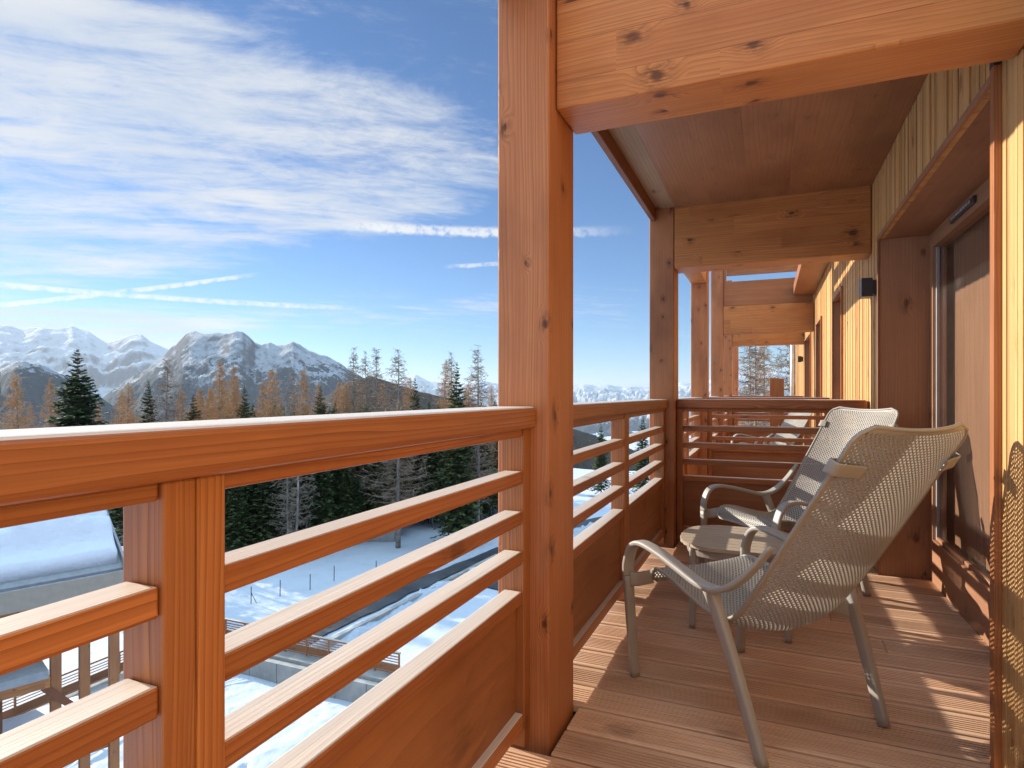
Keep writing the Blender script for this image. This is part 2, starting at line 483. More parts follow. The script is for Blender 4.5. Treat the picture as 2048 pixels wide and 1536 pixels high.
for k, ((o0, o1, oz), lb) in enumerate(zip(openings, labs)):
    t = thing('glass_door' if k == 0 else 'window', lb, 'door' if k == 0 else 'window', (XW, o0, 0), 0, None if k == 0 else 'windows along the clad wall')
    def pb(name, x0, x1, y0, y1, z0, z1, m, bev=0.002, par=None):
        o = box(name, x0 - XW, x1 - XW, y0 - o0, y1 - o0, z0, z1, m, t, bev)
        if par is not None:
            o.parent = par
            o.location = Vector(o.location) - par.location
        return o
    D = XD
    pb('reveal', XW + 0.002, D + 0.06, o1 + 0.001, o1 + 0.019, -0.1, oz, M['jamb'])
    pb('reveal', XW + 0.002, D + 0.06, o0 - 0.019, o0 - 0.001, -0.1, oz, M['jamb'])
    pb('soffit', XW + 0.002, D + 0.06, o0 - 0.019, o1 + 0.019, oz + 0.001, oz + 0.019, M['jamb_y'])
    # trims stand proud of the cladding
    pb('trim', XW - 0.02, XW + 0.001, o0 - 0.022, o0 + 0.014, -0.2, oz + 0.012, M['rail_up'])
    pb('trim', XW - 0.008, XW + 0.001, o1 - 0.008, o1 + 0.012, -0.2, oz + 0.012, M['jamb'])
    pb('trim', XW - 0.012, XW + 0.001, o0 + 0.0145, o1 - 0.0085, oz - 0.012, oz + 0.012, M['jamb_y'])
    if k == 0:
        pb('end_cap', XW - 0.021, XW + 0.001, o0 - 0.023, o0 + 0.015, oz + 0.0122, oz + 0.05, M['black'])
    fz0 = -0.06
    zb = 0.25 if k == 0 else 0.9
    # frame
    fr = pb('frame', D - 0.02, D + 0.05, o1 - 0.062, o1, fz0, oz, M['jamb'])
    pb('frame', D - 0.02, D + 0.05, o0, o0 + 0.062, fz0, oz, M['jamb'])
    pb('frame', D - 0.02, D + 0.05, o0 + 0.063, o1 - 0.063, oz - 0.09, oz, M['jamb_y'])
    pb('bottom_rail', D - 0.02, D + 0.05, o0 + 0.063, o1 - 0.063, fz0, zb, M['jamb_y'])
    pb('bead', D - 0.004, D + 0.012, o1 - 0.082, o1 - 0.064, zb + 0.001, oz - 0.091, M['grey'])
    pb('bead', D - 0.004, D + 0.012, o0 + 0.083, o1 - 0.083, zb + 0.001, zb + 0.02, M['jamb_y'])
    pb('pane', D + 0.014, D + 0.022, o0 + 0.06, o1 - 0.06, zb - 0.01, oz - 0.08, M['glass'], 0)
    if k == 0:
        v = pb('vent', D - 0.035, D - 0.0205, 3.42, 3.82, oz - 0.062, oz - 0.028, M['black'], 0.004)
        for q in range(8):
            pb('vent_slot', D - 0.040, D - 0.0352, 3.46 + q * 0.042, 3.485 + q * 0.042, oz - 0.052, oz - 0.038, M['grey'], 0.001, v)
    # room box
    mbr = MB()
    x0, x1, ya, yb, z0, z1 = D + 0.052 - XW, D + 1.9 - XW, -0.15, o1 - o0 + 0.15, -0.1, oz + 0.2
    mbr.add([(x0, ya, z0), (x1, ya, z0), (x1, yb, z0), (x0, yb, z0), (x0, ya, z1), (x1, ya, z1), (x1, yb, z1), (x0, yb, z1)],
            [(0, 1, 2, 3), (4, 7, 6, 5), (0, 4, 5, 1), (1, 5, 6, 2), (2, 6, 7, 3)])
    mbr.build('room', M['room'], t)
    # curtain, gathered folds
    v, f = [], []
    nn = 60
    for i in range(nn + 1):
        yq = 0.05 + (o1 - o0 - 0.1) * i / nn
        xq = D + 0.085 - XW + 0.003 * math.sin(i * 1.9)
        v += [(xq, yq, 0.02), (xq, yq, oz - 0.02)]
    for i in range(nn):
        f.append((2 * i, 2 * i + 2, 2 * i + 3, 2 * i + 1))
    mesh_obj('curtain', v, f, M['curtain'], t, smooth=True)
# downpipe at the far end of the wall
mb = MB()
mb.tube([(0, 0, -0.2), (0, 0, 3.3)], 0.055, 12)
o = mb.build('downpipe', M['zinc'], None, (XW - 0.07, 16.2, 0), True)
tag(o, 'pale grey downpipe at the far end of the clad wall', 'pipe')

# wall lamps
def lamp(loc, lb):
    t = thing('wall_lamp', lb, 'lamp', loc, 0, 'black wall lamps')
    box('lamp_body', -0.092, -0.028, -0.056, 0.056, -0.058, 0.058, M['black'], t, 0.003)
    box('wall_mount', -0.0275, -0.001, -0.045, 0.045, -0.045, 0.045, M['black'], t, 0.002)
    return t
lamp((XW, 4.376, 1.772), 'black cube wall lamp beside the deep doorway recess')
lamp((XW, 12.9, 1.772), 'tiny far black wall lamp near the downpipe')

# ------------------------------------------------------------------ deck
def deck():
    rnd = random.Random(5)
    mb = MB()
    y = -1.4
    pitch = 0.158
    while y < 16.3:
        near = y < 5.2
        n0, n1 = y, y + pitch - 0.013
        xs0, xs1 = -0.90, (XD - 0.0215 if 2.2 < y + 0.05 < 4.25 else XW - 0.004)
        pieces = []
        if near:
            joint = rnd.uniform(-0.5, 0.5) if rnd.random() < 0.06 else None
        else:
            joint = None
        xsegs = [(xs0, xs1)] if joint is None else [(xs0, joint - 0.002), (joint + 0.002, xs1)]
        segs2 = []
        for a, b in xsegs:
            for (p0, p1) in post_y:
                if n1 > p0 - 0.012 and n0 < p1 + 0.012 and a < XP1 + 0.012:
                    a = XP1 + 0.02
            if b - a > 0.05:
                segs2.append((a, b))
        dz = rnd.uniform(-0.0015, 0.0015)
        for a, b in segs2:
            k = len(mb.v)
            if near:
                # grooved profile: flat margins then eight grooves
                prof = [(n0, -0.026), (n0, -0.003), (n0 + 0.003, 0.0)]
                g0 = n0 + 0.020
                gw = (n1 - n0 - 0.040) / 7
                for g in range(7):
                    c = g0 + gw * g
                    prof += [(c + gw * 0.10, 0.0), (c + gw * 0.18, -0.009), (c + gw * 0.48, -0.009), (c + gw * 0.56, 0.0)]
                prof += [(n1 - 0.003, 0.0), (n1, -0.003), (n1, -0.026)]
            else:
                prof = [(n0, -0.026), (n0, 0.0), (n1, 0.0), (n1, -0.026)]
            for (yy, zz) in prof:
                mb.v.append((a, yy, zz + dz))
                mb.v.append((b, yy, zz + dz))
            L = len(prof)
            for i in range(L - 1):
                mb.f.append((k + 2 * i, k + 2 * i + 1, k + 2 * i + 3, k + 2 * i + 2))
            mb.f.append((k + 2 * L - 2, k + 2 * L - 1, k + 1, k))
            mb.f.append(tuple(k + 2 * i for i in range(L)))
            mb.f.append(tuple(k + 2 * i + 1 for i in range(L))[::-1])
        y += pitch
    # flip faces that were wound downward
    return mb
d = deck().build('balcony_deck', M['deck'])
tag(d, 'grooved brown wooden deck boards of the balcony floor', 'deck')
bmx = bmesh.new()
bmx.from_mesh(d.data)
bmesh.ops.recalc_face_normals(bmx, faces=bmx.faces)
bmx.to_mesh(d.data)
bmx.free()
o = box('deck_joists', -0.9, 0.9, -1.4, 16.3, -0.2, -0.06, M['black'], None, 0)
tag(o, 'dark underside framing below the grooved deck boards', 'deck frame')

# ------------------------------------------------------------------ railings
ZS = [0.8676, 0.7425, 0.618]
def railing(name, lb, cat, loc, rz, L, stiles, group='wooden railings of the balconies', ends=(0.0, 0.0), scale_parts=True, hand=(0.0, 0.0), bev=True):
    """local X along the rail, local Y outward, front faces at y = 0"""
    t = thing(name, lb, cat, loc, rz, group)
    bv = 0.004 if bev else 0
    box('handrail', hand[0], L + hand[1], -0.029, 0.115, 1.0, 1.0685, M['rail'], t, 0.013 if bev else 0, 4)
    cuts = []
    for s in stiles:
        w = s[1]
        nb = 2 if w > 0.07 else 1
        for q in range(nb):
            a = s[0] + w * q / nb
            box('stile', a + 0.0006, a + w / nb - 0.0006, -0.007, 0.072, 0.004, 0.999, M['rail_up'], t, bv)
        cuts.append((s[0], s[0] + w))
    cuts.sort()
    spans = []
    for (a, b) in zip(cuts[:-1], cuts[1:]):
        spans.append((a[1], b[0]))
    for a, b in spans:
        a += 0.0005
        b -= 0.0005
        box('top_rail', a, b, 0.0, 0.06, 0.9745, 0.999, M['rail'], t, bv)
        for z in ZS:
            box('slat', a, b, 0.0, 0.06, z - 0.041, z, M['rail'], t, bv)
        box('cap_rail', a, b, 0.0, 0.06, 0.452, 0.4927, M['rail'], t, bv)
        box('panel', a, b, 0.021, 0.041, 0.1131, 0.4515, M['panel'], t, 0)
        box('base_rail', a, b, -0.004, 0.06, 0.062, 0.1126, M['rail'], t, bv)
    return t
XR = -0.705
railing('balcony_railing', 'wooden balcony railing nearest the viewer with a wide sunlit handrail', 'railing',
        (XR, -0.655, 0), R(90), 2.453, [(0.0, 0.048), (1.1826, 0.0958), (2.403, 0.05)], bev=True)
railing('balcony_railing', 'shorter looking wooden railing between the foreground post and the corner post', 'railing',
        (XR, 2.064, 0), R(90), 2.484, [(0.0, 0.048), (1.136, 0.1), (2.434, 0.05)])
railing('balcony_railing', 'wooden cross railing behind the farther lounge chair', 'railing',
        (XP1 + 0.003, 4.69, 0), 0, XW - XP1 - 0.02, [(0.0, 0.045), (XW - XP1 - 0.068, 0.046)])
railing('balcony_railing', 'second cross railing seen through the slats of the first', 'railing',
        (XP1 + 0.003, 7.28, 0), 0, XW - XP1 - 0.02, [(0.0, 0.045), (XW - XP1 - 0.068, 0.046)])
railing('balcony_railing', 'farthest cross railing under the lowest looking beam', 'railing',
        (XP1 + 0.003, 12.5, 0), 0, XW - XP1 - 0.02, [(0.0, 0.045), (XW - XP1 - 0.068, 0.046)])
for (ya, yb, lb) in ((4.802, 7.198, 'sunlit side railing just past the cross railing, mostly hidden by posts'),
                     (7.452, 9.858, 'side railing between the knotted post and the slimmer post'),
                     (10.102, 12.398, 'far side railing between the two farthest beams'),
                     (12.652, 15.098, 'last side railing at the far end of the building')):
    railing('balcony_railing', lb, 'railing', (XR, ya, 0), R(90), yb - ya, [(0.0, 0.048), (1.14, 0.1), (yb - ya - 0.048, 0.046)])
t = thing('newel_post', 'short double orange post rising above the far railings in the middle of the walkway', 'post', (0.03, 9.6, 0))
box('post_half', 0.0, 0.118, 0, 0.09, 0.0, 1.336, M['rail_up'], t, 0.004)
box('post_half', 0.120, 0.19, 0, 0.09, 0.0, 1.33, M['rail_up'], t, 0.004)

# ------------------------------------------------------------------ lounge chair
def sweep(name, path, w, h, m, parent, side=Vector((1, 0, 0)), ends=None, nsub=8, wf=None):
    """rounded flat section: w across (side direction), h in the path plane"""
    P = catmull(path, nsub)
    N = len(P)
    ns = 12
    v, f = [], []
    for i, p in enumerate(P):
        tg = (P[min(i + 1, N - 1)] - P[max(i - 1, 0)]).normalized()
        a = (side - tg * side.dot(tg)).normalized()
        b_ = tg.cross(a)
        k = 1.0 if wf is None else wf(i / (N - 1))
        for j in range(ns):
            an = 2 * math.pi * (j + 0.5) / ns
            cx, sx = math.cos(an), math.sin(an)
            e = 0.42
            X = math.copysign(abs(cx) ** e, cx) * w / 2 * k
            Y = math.copysign(abs(sx) ** e, sx) * h / 2 * k
            v.append(p + a * X + b_ * Y)
    for i in range(N - 1):
        for j in range(ns):
            j2 = (j + 1) % ns
            f.append((i * ns + j, i * ns + j2, (i + 1) * ns + j2, (i + 1) * ns + j))
    f.append(tuple(range(ns))[::-1])
    f.append(tuple((N - 1) * ns + j for j in range(ns)))
    return mesh_obj(name, v, f, m, parent, smooth=True)

# profile of the side edges: (forward, up, half width, sag)
PROF = [(0.285, 0.375, 0.222, 0.004), (0.272, 0.418, 0.224, 0.006), (0.235, 0.437, 0.230, 0.012), (0.15, 0.428, 0.238, 0.030),
        (0.05, 0.402, 0.244, 0.046), (-0.06, 0.376, 0.248, 0.060), (-0.135, 0.374, 0.250, 0.066), (-0.20, 0.415, 0.252, 0.066),
        (-0.28, 0.520, 0.254, 0.060), (-0.382, 0.675, 0.252, 0.055), (-0.485, 0.835, 0.246, 0.046), (-0.604, 1.022, 0.240, 0.024)]
def shell_fn():
    a = catmull([(p[0], p[1], 0) for p in PROF], 24)
    b_ = catmull([(p[2], p[3], 0) for p in PROF], 24)
    L = [0.0]
    for i in range(1, len(a)):
        L.append(L[-1] + (a[i] - a[i - 1]).length)
    tot = L[-1]
    Ls = np.array(L)
    F = np.array([q.x for q in a]); Zz = np.array([q.y for q in a])
    Wd = np.array([q.x for q in b_]); Sg = np.array([q.y for q in b_])
    def S(s, t, out=0.0):
        d = max(0.0, min(1.0, t)) * tot
        e = 0.004
        fx, zx = np.interp(d, Ls, F), np.interp(d, Ls, Zz)
        f1, z1 = np.interp(min(d + e, tot), Ls, F), np.interp(min(d + e, tot), Ls, Zz)
        f0, z0 = np.interp(max(d - e, 0), Ls, F), np.interp(max(d - e, 0), Ls, Zz)
        T = Vector((f1 - f0, z1 - z0)).normalized()
        Nf, Nz = T.y, -T.x
        w = np.interp(d, Ls, Wd)
        q = tot - d
        rc = 0.06
        if q < rc:
            w -= rc * (1 - math.sqrt(max(0, 1 - ((rc - q) / rc) ** 2)))
        if d < 0.03:
            w -= 0.03 * (1 - math.sqrt(max(0, 1 - ((0.03 - d) / 0.03) ** 2)))
        sg = np.interp(d, Ls, Sg) * (1 - s * s) - out
        return Vector((s * w, fx - Nf * sg, zx - Nz * sg))
    return S, tot
SH, SHL = shell_fn()

def net_mesh(Wn, Tn, hole):
    V, F, idx = [], [], {}
    def vid(i, j):
        i = max(0, min(Wn, i)); j = max(0, min(Tn, j))
        k = (round(i * 1000), round(j * 1000))
        if k not in idx:
            idx[k] = len(V)
            V.append(SH(2 * i / Wn - 1, j / Tn))
        return idx[k]
    for i in range(Wn + 1):
        for j in range(Tn + 1):
            if (i + j) % 2:
                continue
            o = [(i, j - 1), (i + 1, j), (i, j + 1), (i - 1, j)]
            oc = [vid(*p) for p in o]
            if 2 <= i <= Wn - 2 and 2 <= j <= Tn - 2:
                ic = [vid(i + (p[0] - i) * hole, j + (p[1] - j) * hole) for p in o]
                for k in range(4):
                    k2 = (k + 1) % 4
                    F.append((oc[k], oc[k2], ic[k2], ic[k]))
            else:
                u = []
                for q in oc:
                    if q not in u:
                        u.append(q)
                if len(u) >= 3:
                    F.append(tuple(u))
    return V, F

def make_chair(lb, Wn=62, hole=0.58):
    t = thing('lounge_chair', lb, 'chair', (0, 0, 0), 0, 'taupe lounge chairs on the balconies')
    Tn = int(Wn * SHL / 0.545)
    Tn += Tn % 2
    V, F = net_mesh(Wn, Tn, hole)
    sh = mesh_obj('seat_shell', V, F, M['taupe'], t)
    md = sh.modifiers.new('solid', 'SOLIDIFY')
    md.thickness = 0.005
    md.offset = 0
    # rim bead round the shell
    pts = [SH(-1, k / 70) for k in range(71)]
    top = [SH(-1 + 2 * k / 20, 1) for k in range(1, 20)]
    fr = [SH(1 - 2 * k / 20, 0) for k in range(1, 20)]
    loop = pts + top + [SH(1, 1 - k / 70) for k in range(71)] + fr
    mb = MB()
    mb.tube(loop + [loop[0]], 0.0065, 8)
    mb.build('rim', M['taupe'], t, smooth=True)
    for s in (-1, 1):
        sweep('armrest', [(s * .303, .322, .40), (s * .304, .318, .455), (s * .304, .285, .522), (s * .304, .225, .545), (s * .304, .12, .532),
                          (s * .304, 0.0, .503), (s * .304, -.10, .482), (s * .302, -.19, .495), (s * .290, -.275, .56), (s * .270, -.35, .66)],
              0.048, 0.020, M['taupe'], t, wf=lambda q: 1.0 if q < 0.8 else 1.0 - (q - 0.8) * 2.2)
        sweep('leg', [(s * .272, .318, 0.0), (s * .288, .322, .2), (s * .303, .322, .40)], 0.040, 0.028, M['taupe'], t, wf=lambda q: 0.86 + 0.14 * q)
        sweep('leg', [(s * .272, -.318, 0.0), (s * .287, -.240, .22), (s * .300, -.160, .42), (s * .302, -.128, .478)], 0.034, 0.046, M['taupe'], t, wf=lambda q: 0.8 + 0.2 * q)
        # webs joining seat and legs
        sweep('bracket', [(s * .300, .312, .385), (s * .270, .295, .388), (s * .236, .262, .402)], 0.016, 0.055, M['taupe'], t, side=Vector((0, 1, 0)))
        sweep('bracket', [(s * .294, -.185, .345), (s * .275, -.165, .350), (s * .245, -.135, .355)], 0.016, 0.06, M['taupe'], t, side=Vector((0, 1, 0)))
        # cushion strap clip near the top
        k0 = 0.90
        pth = [SH(s * 0.70, k0, -0.014), SH(s * 0.86, k0, -0.014), SH(s * 1.0, k0, -0.012) + Vector((s * .012, -.004, 0)),
               SH(s * 1.0, k0) + Vector((s * .02, .006, .004)), SH(s * 1.0, k0, 0.010) + Vector((s * .006, .006, 0)), SH(s * 0.9, k0, 0.011)]
        T2 = (SH(s, k0 + .02) - SH(s, k0 - .02)).normalized()
        sweep('strap', pth, 0.042, 0.006, M['taupe'], t, side=T2)
    return t
c1 = make_chair('taupe perforated lounge chair nearest the viewer, seen from behind')
c1.location = (-0.06, 2.355, 0.001)
c1.rotation_euler = (0, 0, R(47))
c2 = copy_tree(c1)
c2['label'] = 'taupe lounge chair by the cross railing, facing the viewer beyond the table'
c2.location = (0.085, 3.80, 0.001)
c2.rotation_euler = (0, 0, R(131))
c3 = copy_tree(c1)
c3['label'] = 'farther lounge chair half hidden behind the cross railing slats'
c3.location = (-0.02, 8.75, 0.001)
c3.rotation_euler = (0, 0, R(120))

# side table
def side_table():
    t = thing('side_table', 'low taupe table with a slatted wavy edged top between the lounge chairs', 'table', (-0.118, 3.13, 0.001), R(-1))
    top = MB()
    n = 9
    ry, rx = 0.265, 0.275
    pw = 2 * ry / n
    for i in range(n):
        y0, y1 = -ry + i * pw + 0.002, -ry + (i + 1) * pw - 0.002
        def half(y):
            return rx * (max(0.0, 1 - abs(y / ry) ** 2.6)) ** (1 / 2.6)
        pts = []
        for k in range(7):
            y = y0 + (y1 - y0) * k / 6
            hx = max(half(y * 0.97), 0.12) + 0.006 * math.sin(k / 6 * math.pi)
            pts.append((hx, y))
        out = pts + [(-a, b) for a, b in reversed(pts)]
        k = len(top.v)
        m_ = len(out)
        top.v += [(a, b, 0.392) for a, b in out] + [(a, b, 0.408) for a, b in out]
        top.f.append(tuple(k + q for q in range(m_))[::-1])
        top.f.append(tuple(k + m_ + q for q in range(m_)))
        for q in range(m_):
            q2 = (q + 1) % m_
            top.f.append((k + q, k + q2, k + m_ + q2, k + m_ + q))
    top.build('tabletop', M['table'], t)
    ring = MB()
    L = []
    for k in range(48):
        an = 2 * math.pi * k / 48
        c, s = math.cos(an), math.sin(an)
        e = 2 / 2.8
        L.append((math.copysign(abs(c) ** e, c), math.copysign(abs(s) ** e, s)))
    k0 = 0
    for (sc, z) in ((0.232, 0.352), (0.246, 0.352), (0.252, 0.391), (0.236, 0.391)):
        ring.v += [(a * sc, b * sc, z) for a, b in L]
    for r_ in range(4):
        for q in range(48):
            q2 = (q + 1) % 48
            ring.f.append((r_ * 48 + q, r_ * 48 + q2, ((r_ + 1) % 4) * 48 + q2, ((r_ + 1) % 4) * 48 + q))
    ring.build('apron', M['taupe'], t, smooth=False)
    for sx in (-1, 1):
        for sy in (-1, 1):
            sweep('leg', [(sx * .208, sy * .165, 0.0), (sx * .205, sy * .172, .2), (sx * .200, sy * .18, .388)], 0.034, 0.034, M['taupe'], t, wf=lambda q: 0.85 + 0.2 * q)
    return t
side_table()

# ------------------------------------------------------------------ terrain
GZ = -13.0
def snow_mat(name, col=(0.56, 0.60, 0.67), bs=2.0, strength=0.5, dist=0.15, dirt=0.0):
    m, n, b = mat(name)
    tc = n.new('ShaderNodeTexCoord').outputs['Object']
    nz = n.noise(tc, bs, 6, 0.6)
    c = n.mixc(n.ramp(n.noise(tc, bs * 0.4, 5, 0.65), 0.4, 0.75), col, tuple(k * 0.93 for k in col))
    if dirt > 0:
        c = n.mixc(n.m('MULTIPLY', n.ramp(n.noise(tc, 1.1, 6, 0.7), 0.6, 0.72), dirt), c, (0.2, 0.17, 0.14))
    n.put(b.inputs['Base Color'], c)
    b.inputs['Roughness'].default_value = 0.7
    b.inputs['Specular IOR Level'].default_value = 0.25
    bp = n.new('ShaderNodeBump', inp={'Strength': strength, 'Distance': dist, 'Height': nz})
    n.put(b.inputs['Normal'], bp.outputs[0])
    return m
M['snow'] = snow_mat('yard_snow', bs=1.6)
M['snowbank'] = snow_mat('ploughed_snow', bs=4.0, strength=0.9, dirt=0.25)
M['roofsnow'] = snow_mat('roof_snow', (0.74, 0.77, 0.83), bs=1.2, strength=0.6, dist=0.2)

def ground():
    rs = [0.5] + list(np.linspace(6, 140, 90)) + [150, 170, 200, 250, 320, 420, 560, 750, 1000, 1400, 2000, 3000, 4500, 7000, 12000, 25000, 60000]
    na = 360
    v, f = [], []
    for r_ in rs:
        for k in range(na):
            a = 2 * math.pi * k / na
            x, y = math.cos(a) * r_, math.sin(a) * r_
            z = GZ - 0.25
            if r_ > 115:
                z -= (1 - math.exp(-(r_ - 115) / 900)) * 560
            q = noise.fractal(Vector((x * 0.06, y * 0.06, 0)), 1, 2, 4)
            # wooded bank rises gently behind the yard
            fy = max(0.0, min(1.0, (-30 - x - 0.0 * y) / 22))
            if r_ < 150:
                z += fy * 1.2 + q * (0.15 + 0.5 * fy)
                z += 0.10 * noise.noise(Vector((x * 0.5, y * 0.5, 3)))
            v.append((x, y, z))
    for i in range(len(rs) - 1):
        for k in range(na):
            k2 = (k + 1) % na
            f.append((i * na + k, i * na + k2, (i + 1) * na + k2, (i + 1) * na + k))
    f.append(tuple(range(na))[::-1])
    o = mesh_obj('snow_ground', v, f, M['snow'], smooth=True)
    tag(o, None, None, None, 'structure')
    return o
gnd = ground()
from mathutils.bvhtree import BVHTree
gb = BVHTree.FromPolygons([v.co.copy() for v in gnd.data.vertices], [tuple(p.vertices) for p in gnd.data.polygons])
def gz(x, y):
    h = gb.ray_cast(Vector((x, y, 500)), Vector((0, 0, -1)))
    return h[0].z if h[0] else GZ

# ------------------------------------------------------------------ world
w = bpy.data.worlds.new('World')
scn.world = w
w.use_nodes = True
n = NT(w.node_tree)
bg = w.node_tree.nodes['Background']
sky = n.new('ShaderNodeTexSky', sky_type='NISHITA', sun_disc=False)
sky.sun_elevation = math.asin(SUN.z)
sky.sun_rotation = math.atan2(SUN.x, SUN.y)
sky.altitude = 2000
sky.air_density = 1.0
sky.dust_density = 0.2
sky.ozone_density = 2.0
d3 = n.new('ShaderNodeTexCoord').outputs['Generated']
sp = n.new('ShaderNodeSeparateXYZ', inp={0: d3})
dx, dy, dz = sp.outputs
# azimuth from the balcony outlook and elevation, in radians
vx = n.m('ADD', n.m('MULTIPLY', dx, math.cos(TH)), n.m('MULTIPLY', dy, math.sin(TH)))
vy = n.m('SUBTRACT', n.m('MULTIPLY', dy, math.cos(TH)), n.m('MULTIPLY', dx, math.sin(TH)))
az = n.m('ARCTAN2', vx, vy)
el = n.m('ARCSINE', dz)
zc = n.m('ADD', n.m('MAXIMUM', dz, 0.0), 0.10)
plane = n.new('ShaderNodeCombineXYZ', inp={0: n.m('DIVIDE', vx, zc), 1: n.m('DIVIDE', vy, zc), 2: 0.0}).outputs[0]
rot = n.new('ShaderNodeVectorRotate', rotation_type='Z_AXIS', inp={'Vector': plane, 'Angle': R(-14)}).outputs[0]
pl = n.scale(rot, (0.42, 1.0, 1.0))
big = n.noise(n.vadd(pl, n.new('ShaderNodeCombineXYZ', inp={0: 4.3, 1: 1.7, 2: 0.0}).outputs[0]), 0.75, 3, 0.5, 0.5)
fin = n.noise(pl, 2.8, 8, 0.74, 0.7)
wis = n.noise(n.scale(rot, (0.22, 1.6, 1.0)), 4.0, 5, 0.66, 0.3)
def band(x, lo, l1, h1, hi):
    return n.m('MULTIPLY', n.ramp(x, lo, l1), n.m('SUBTRACT', 1.0, n.ramp(x, h1, hi)))
# cirrus sheet on the left half, with a clear upper right and a clear lower edge
bnd = n.m('MULTIPLY', n.m('SUBTRACT', big, 0.5), 0.5)
up_ = n.m('ADD', n.m('SUBTRACT', el, n.m('ADD', 0.404, n.m('MULTIPLY', az, -0.24))), bnd)
lo_ = n.m('SUBTRACT', el, n.m('ADD', 0.285, n.m('MULTIPLY', az, 0.27)))
cover = n.m('MULTIPLY', n.m('SUBTRACT', 1.0, n.ramp(up_, -0.04, 0.16)), n.ramp(lo_, -0.035, 0.06))
cover = n.m('MULTIPLY', cover, n.m('SUBTRACT', 1.0, n.m('MULTIPLY', n.ramp(az, -0.16, 0.16), 0.62)))
rightw = n.m('MULTIPLY', n.ramp(el, 0.25, 0.40), 0.45)
cover = n.m('MAXIMUM', cover, rightw)
low = n.m('MULTIPLY', band(el, 0.03, 0.055, 0.10, 0.14), n.m('SUBTRACT', 1.0, n.ramp(az, -0.50, -0.2)))
low = n.m('MAXIMUM', n.m('MULTIPLY', low, 1.0), n.m('MULTIPLY', band(el, 0.05, 0.09, 0.16, 0.21), 0.53))
cover = n.m('MAXIMUM', cover, low)
tex2 = n.noise(n.scale(rot, (0.8, 1.3, 1.0)), 5.2, 6, 0.7, 0.8)
dens = n.m('ADD', n.m('MULTIPLY', fin, 0.5), n.m('ADD', n.m('MULTIPLY', wis, 0.3), n.m('MULTIPLY', tex2, 0.3)))
dens = n.m('ADD', n.m('MULTIPLY', n.m('SUBTRACT', dens, 0.5), 1.35), 0.44)
dens = n.m('ADD', dens, n.m('MULTIPLY', n.m('SUBTRACT', big, 0.5), 0.55))
thr = n.m('SUBTRACT', 0.88, n.m('MULTIPLY', cover, 0.58))
cl = n.ramp(n.m('SUBTRACT', dens, thr), -0.06, 0.34)
# contrails
puff = n.noise(n.new('ShaderNodeCombineXYZ', inp={0: az, 1: el, 2: 0.0}).outputs[0], 75.0, 4, 0.6)
def trail(p0, p1, wd, amp, fade0, fade1):
    (u0, v0), (u1, v1) = p0, p1
    def ae(u, v):
        a = math.atan((u - 1024) / FPX)
        return a, math.atan((HZ - v) / FPX * math.cos(a))
    a0, e0 = ae(u0, v0)
    a1, e1 = ae(u1, v1)
    k = (e1 - e0) / (a1 - a0)
    dd = n.m('SUBTRACT', el, n.m('ADD', e0 - k * a0, n.m('MULTIPLY', az, k)))
    dd = n.m('ADD', dd, n.m('MULTIPLY', n.m('SUBTRACT', puff, 0.5), wd * 1.2))
    s = n.m('SUBTRACT', 1.0, n.ramp(n.m('ABSOLUTE', dd), wd * 0.35, wd * 1.1))
    lo, hi = a0, a1
    r_ = n.m('MULTIPLY', n.ramp(az, lo - 0.002, lo + fade0), n.m('SUBTRACT', 1.0, n.ramp(az, hi - fade1, hi)))
    return n.m('MULTIPLY', n.m('MULTIPLY', s, r_), n.m('MULTIPLY', n.ramp(puff, 0.25, 0.6), amp))
base_cl = cl
tr_ = None
for p0, p1, wd, amp, f0, f1 in (((625, 444), (1290, 459), 0.0095, 0.8, 0.12, 0.2),
                                ((-300, 640), (530, 546), 0.0042, 0.75, 0.05, 0.06),
                                ((-300, 540), (760, 618), 0.0045, 0.75, 0.05, 0.15),
                                ((885, 534), (1010, 526), 0.004, 0.6, 0.03, 0.02)):
    q_ = trail(p0, p1, wd, amp, f0, f1)
    tr_ = q_ if tr_ is None else n.m('MAXIMUM', tr_, q_)
cl = n.m('MULTIPLY', cl, n.ramp(dz, 0.0, 0.03))
CLW = 3.9
shade = n.ramp(n.noise(pl, 1.5, 3, 0.6, 0.4), 0.35, 0.7)
ccol = n.mixc(shade, (CLW * 0.74, CLW * 0.82, CLW * 0.93), (CLW * 1.02, CLW, CLW * 0.97))
skyc = n.mixc(1.0, sky.outputs[0], (0.36, 0.505, 0.645), 'MULTIPLY')
# bright bluish cloud added overhead, out of view, as fill light for the balcony
fill_mask = n.ramp(el, 0.62, 0.9)
cl = n.m('MAXIMUM', cl, n.m('MULTIPLY', fill_mask, 0.9))
bright = n.m('ADD', 1.0, n.m('MULTIPLY', fill_mask, 1.9))
ccol = n.mixc(1.0, ccol, n.new('ShaderNodeCombineXYZ', inp={0: n.m('MULTIPLY', bright, n.m('SUBTRACT', 1.0, n.m('MULTIPLY', fill_mask, 0.28))), 1: bright, 2: n.m('MULTIPLY', bright, n.m('ADD', 1.0, n.m('MULTIPLY', fill_mask, 0.22)))}).outputs[0], 'MULTIPLY')
tot = n.mixc(n.m('MULTIPLY', cl, 0.9), skyc, ccol)
tot = n.mixc(tr_, tot, (CLW * 1.12, CLW * 1.1, CLW * 1.08))
n.put(bg.inputs[0], tot)
bg.inputs[1].default_value = 0.135

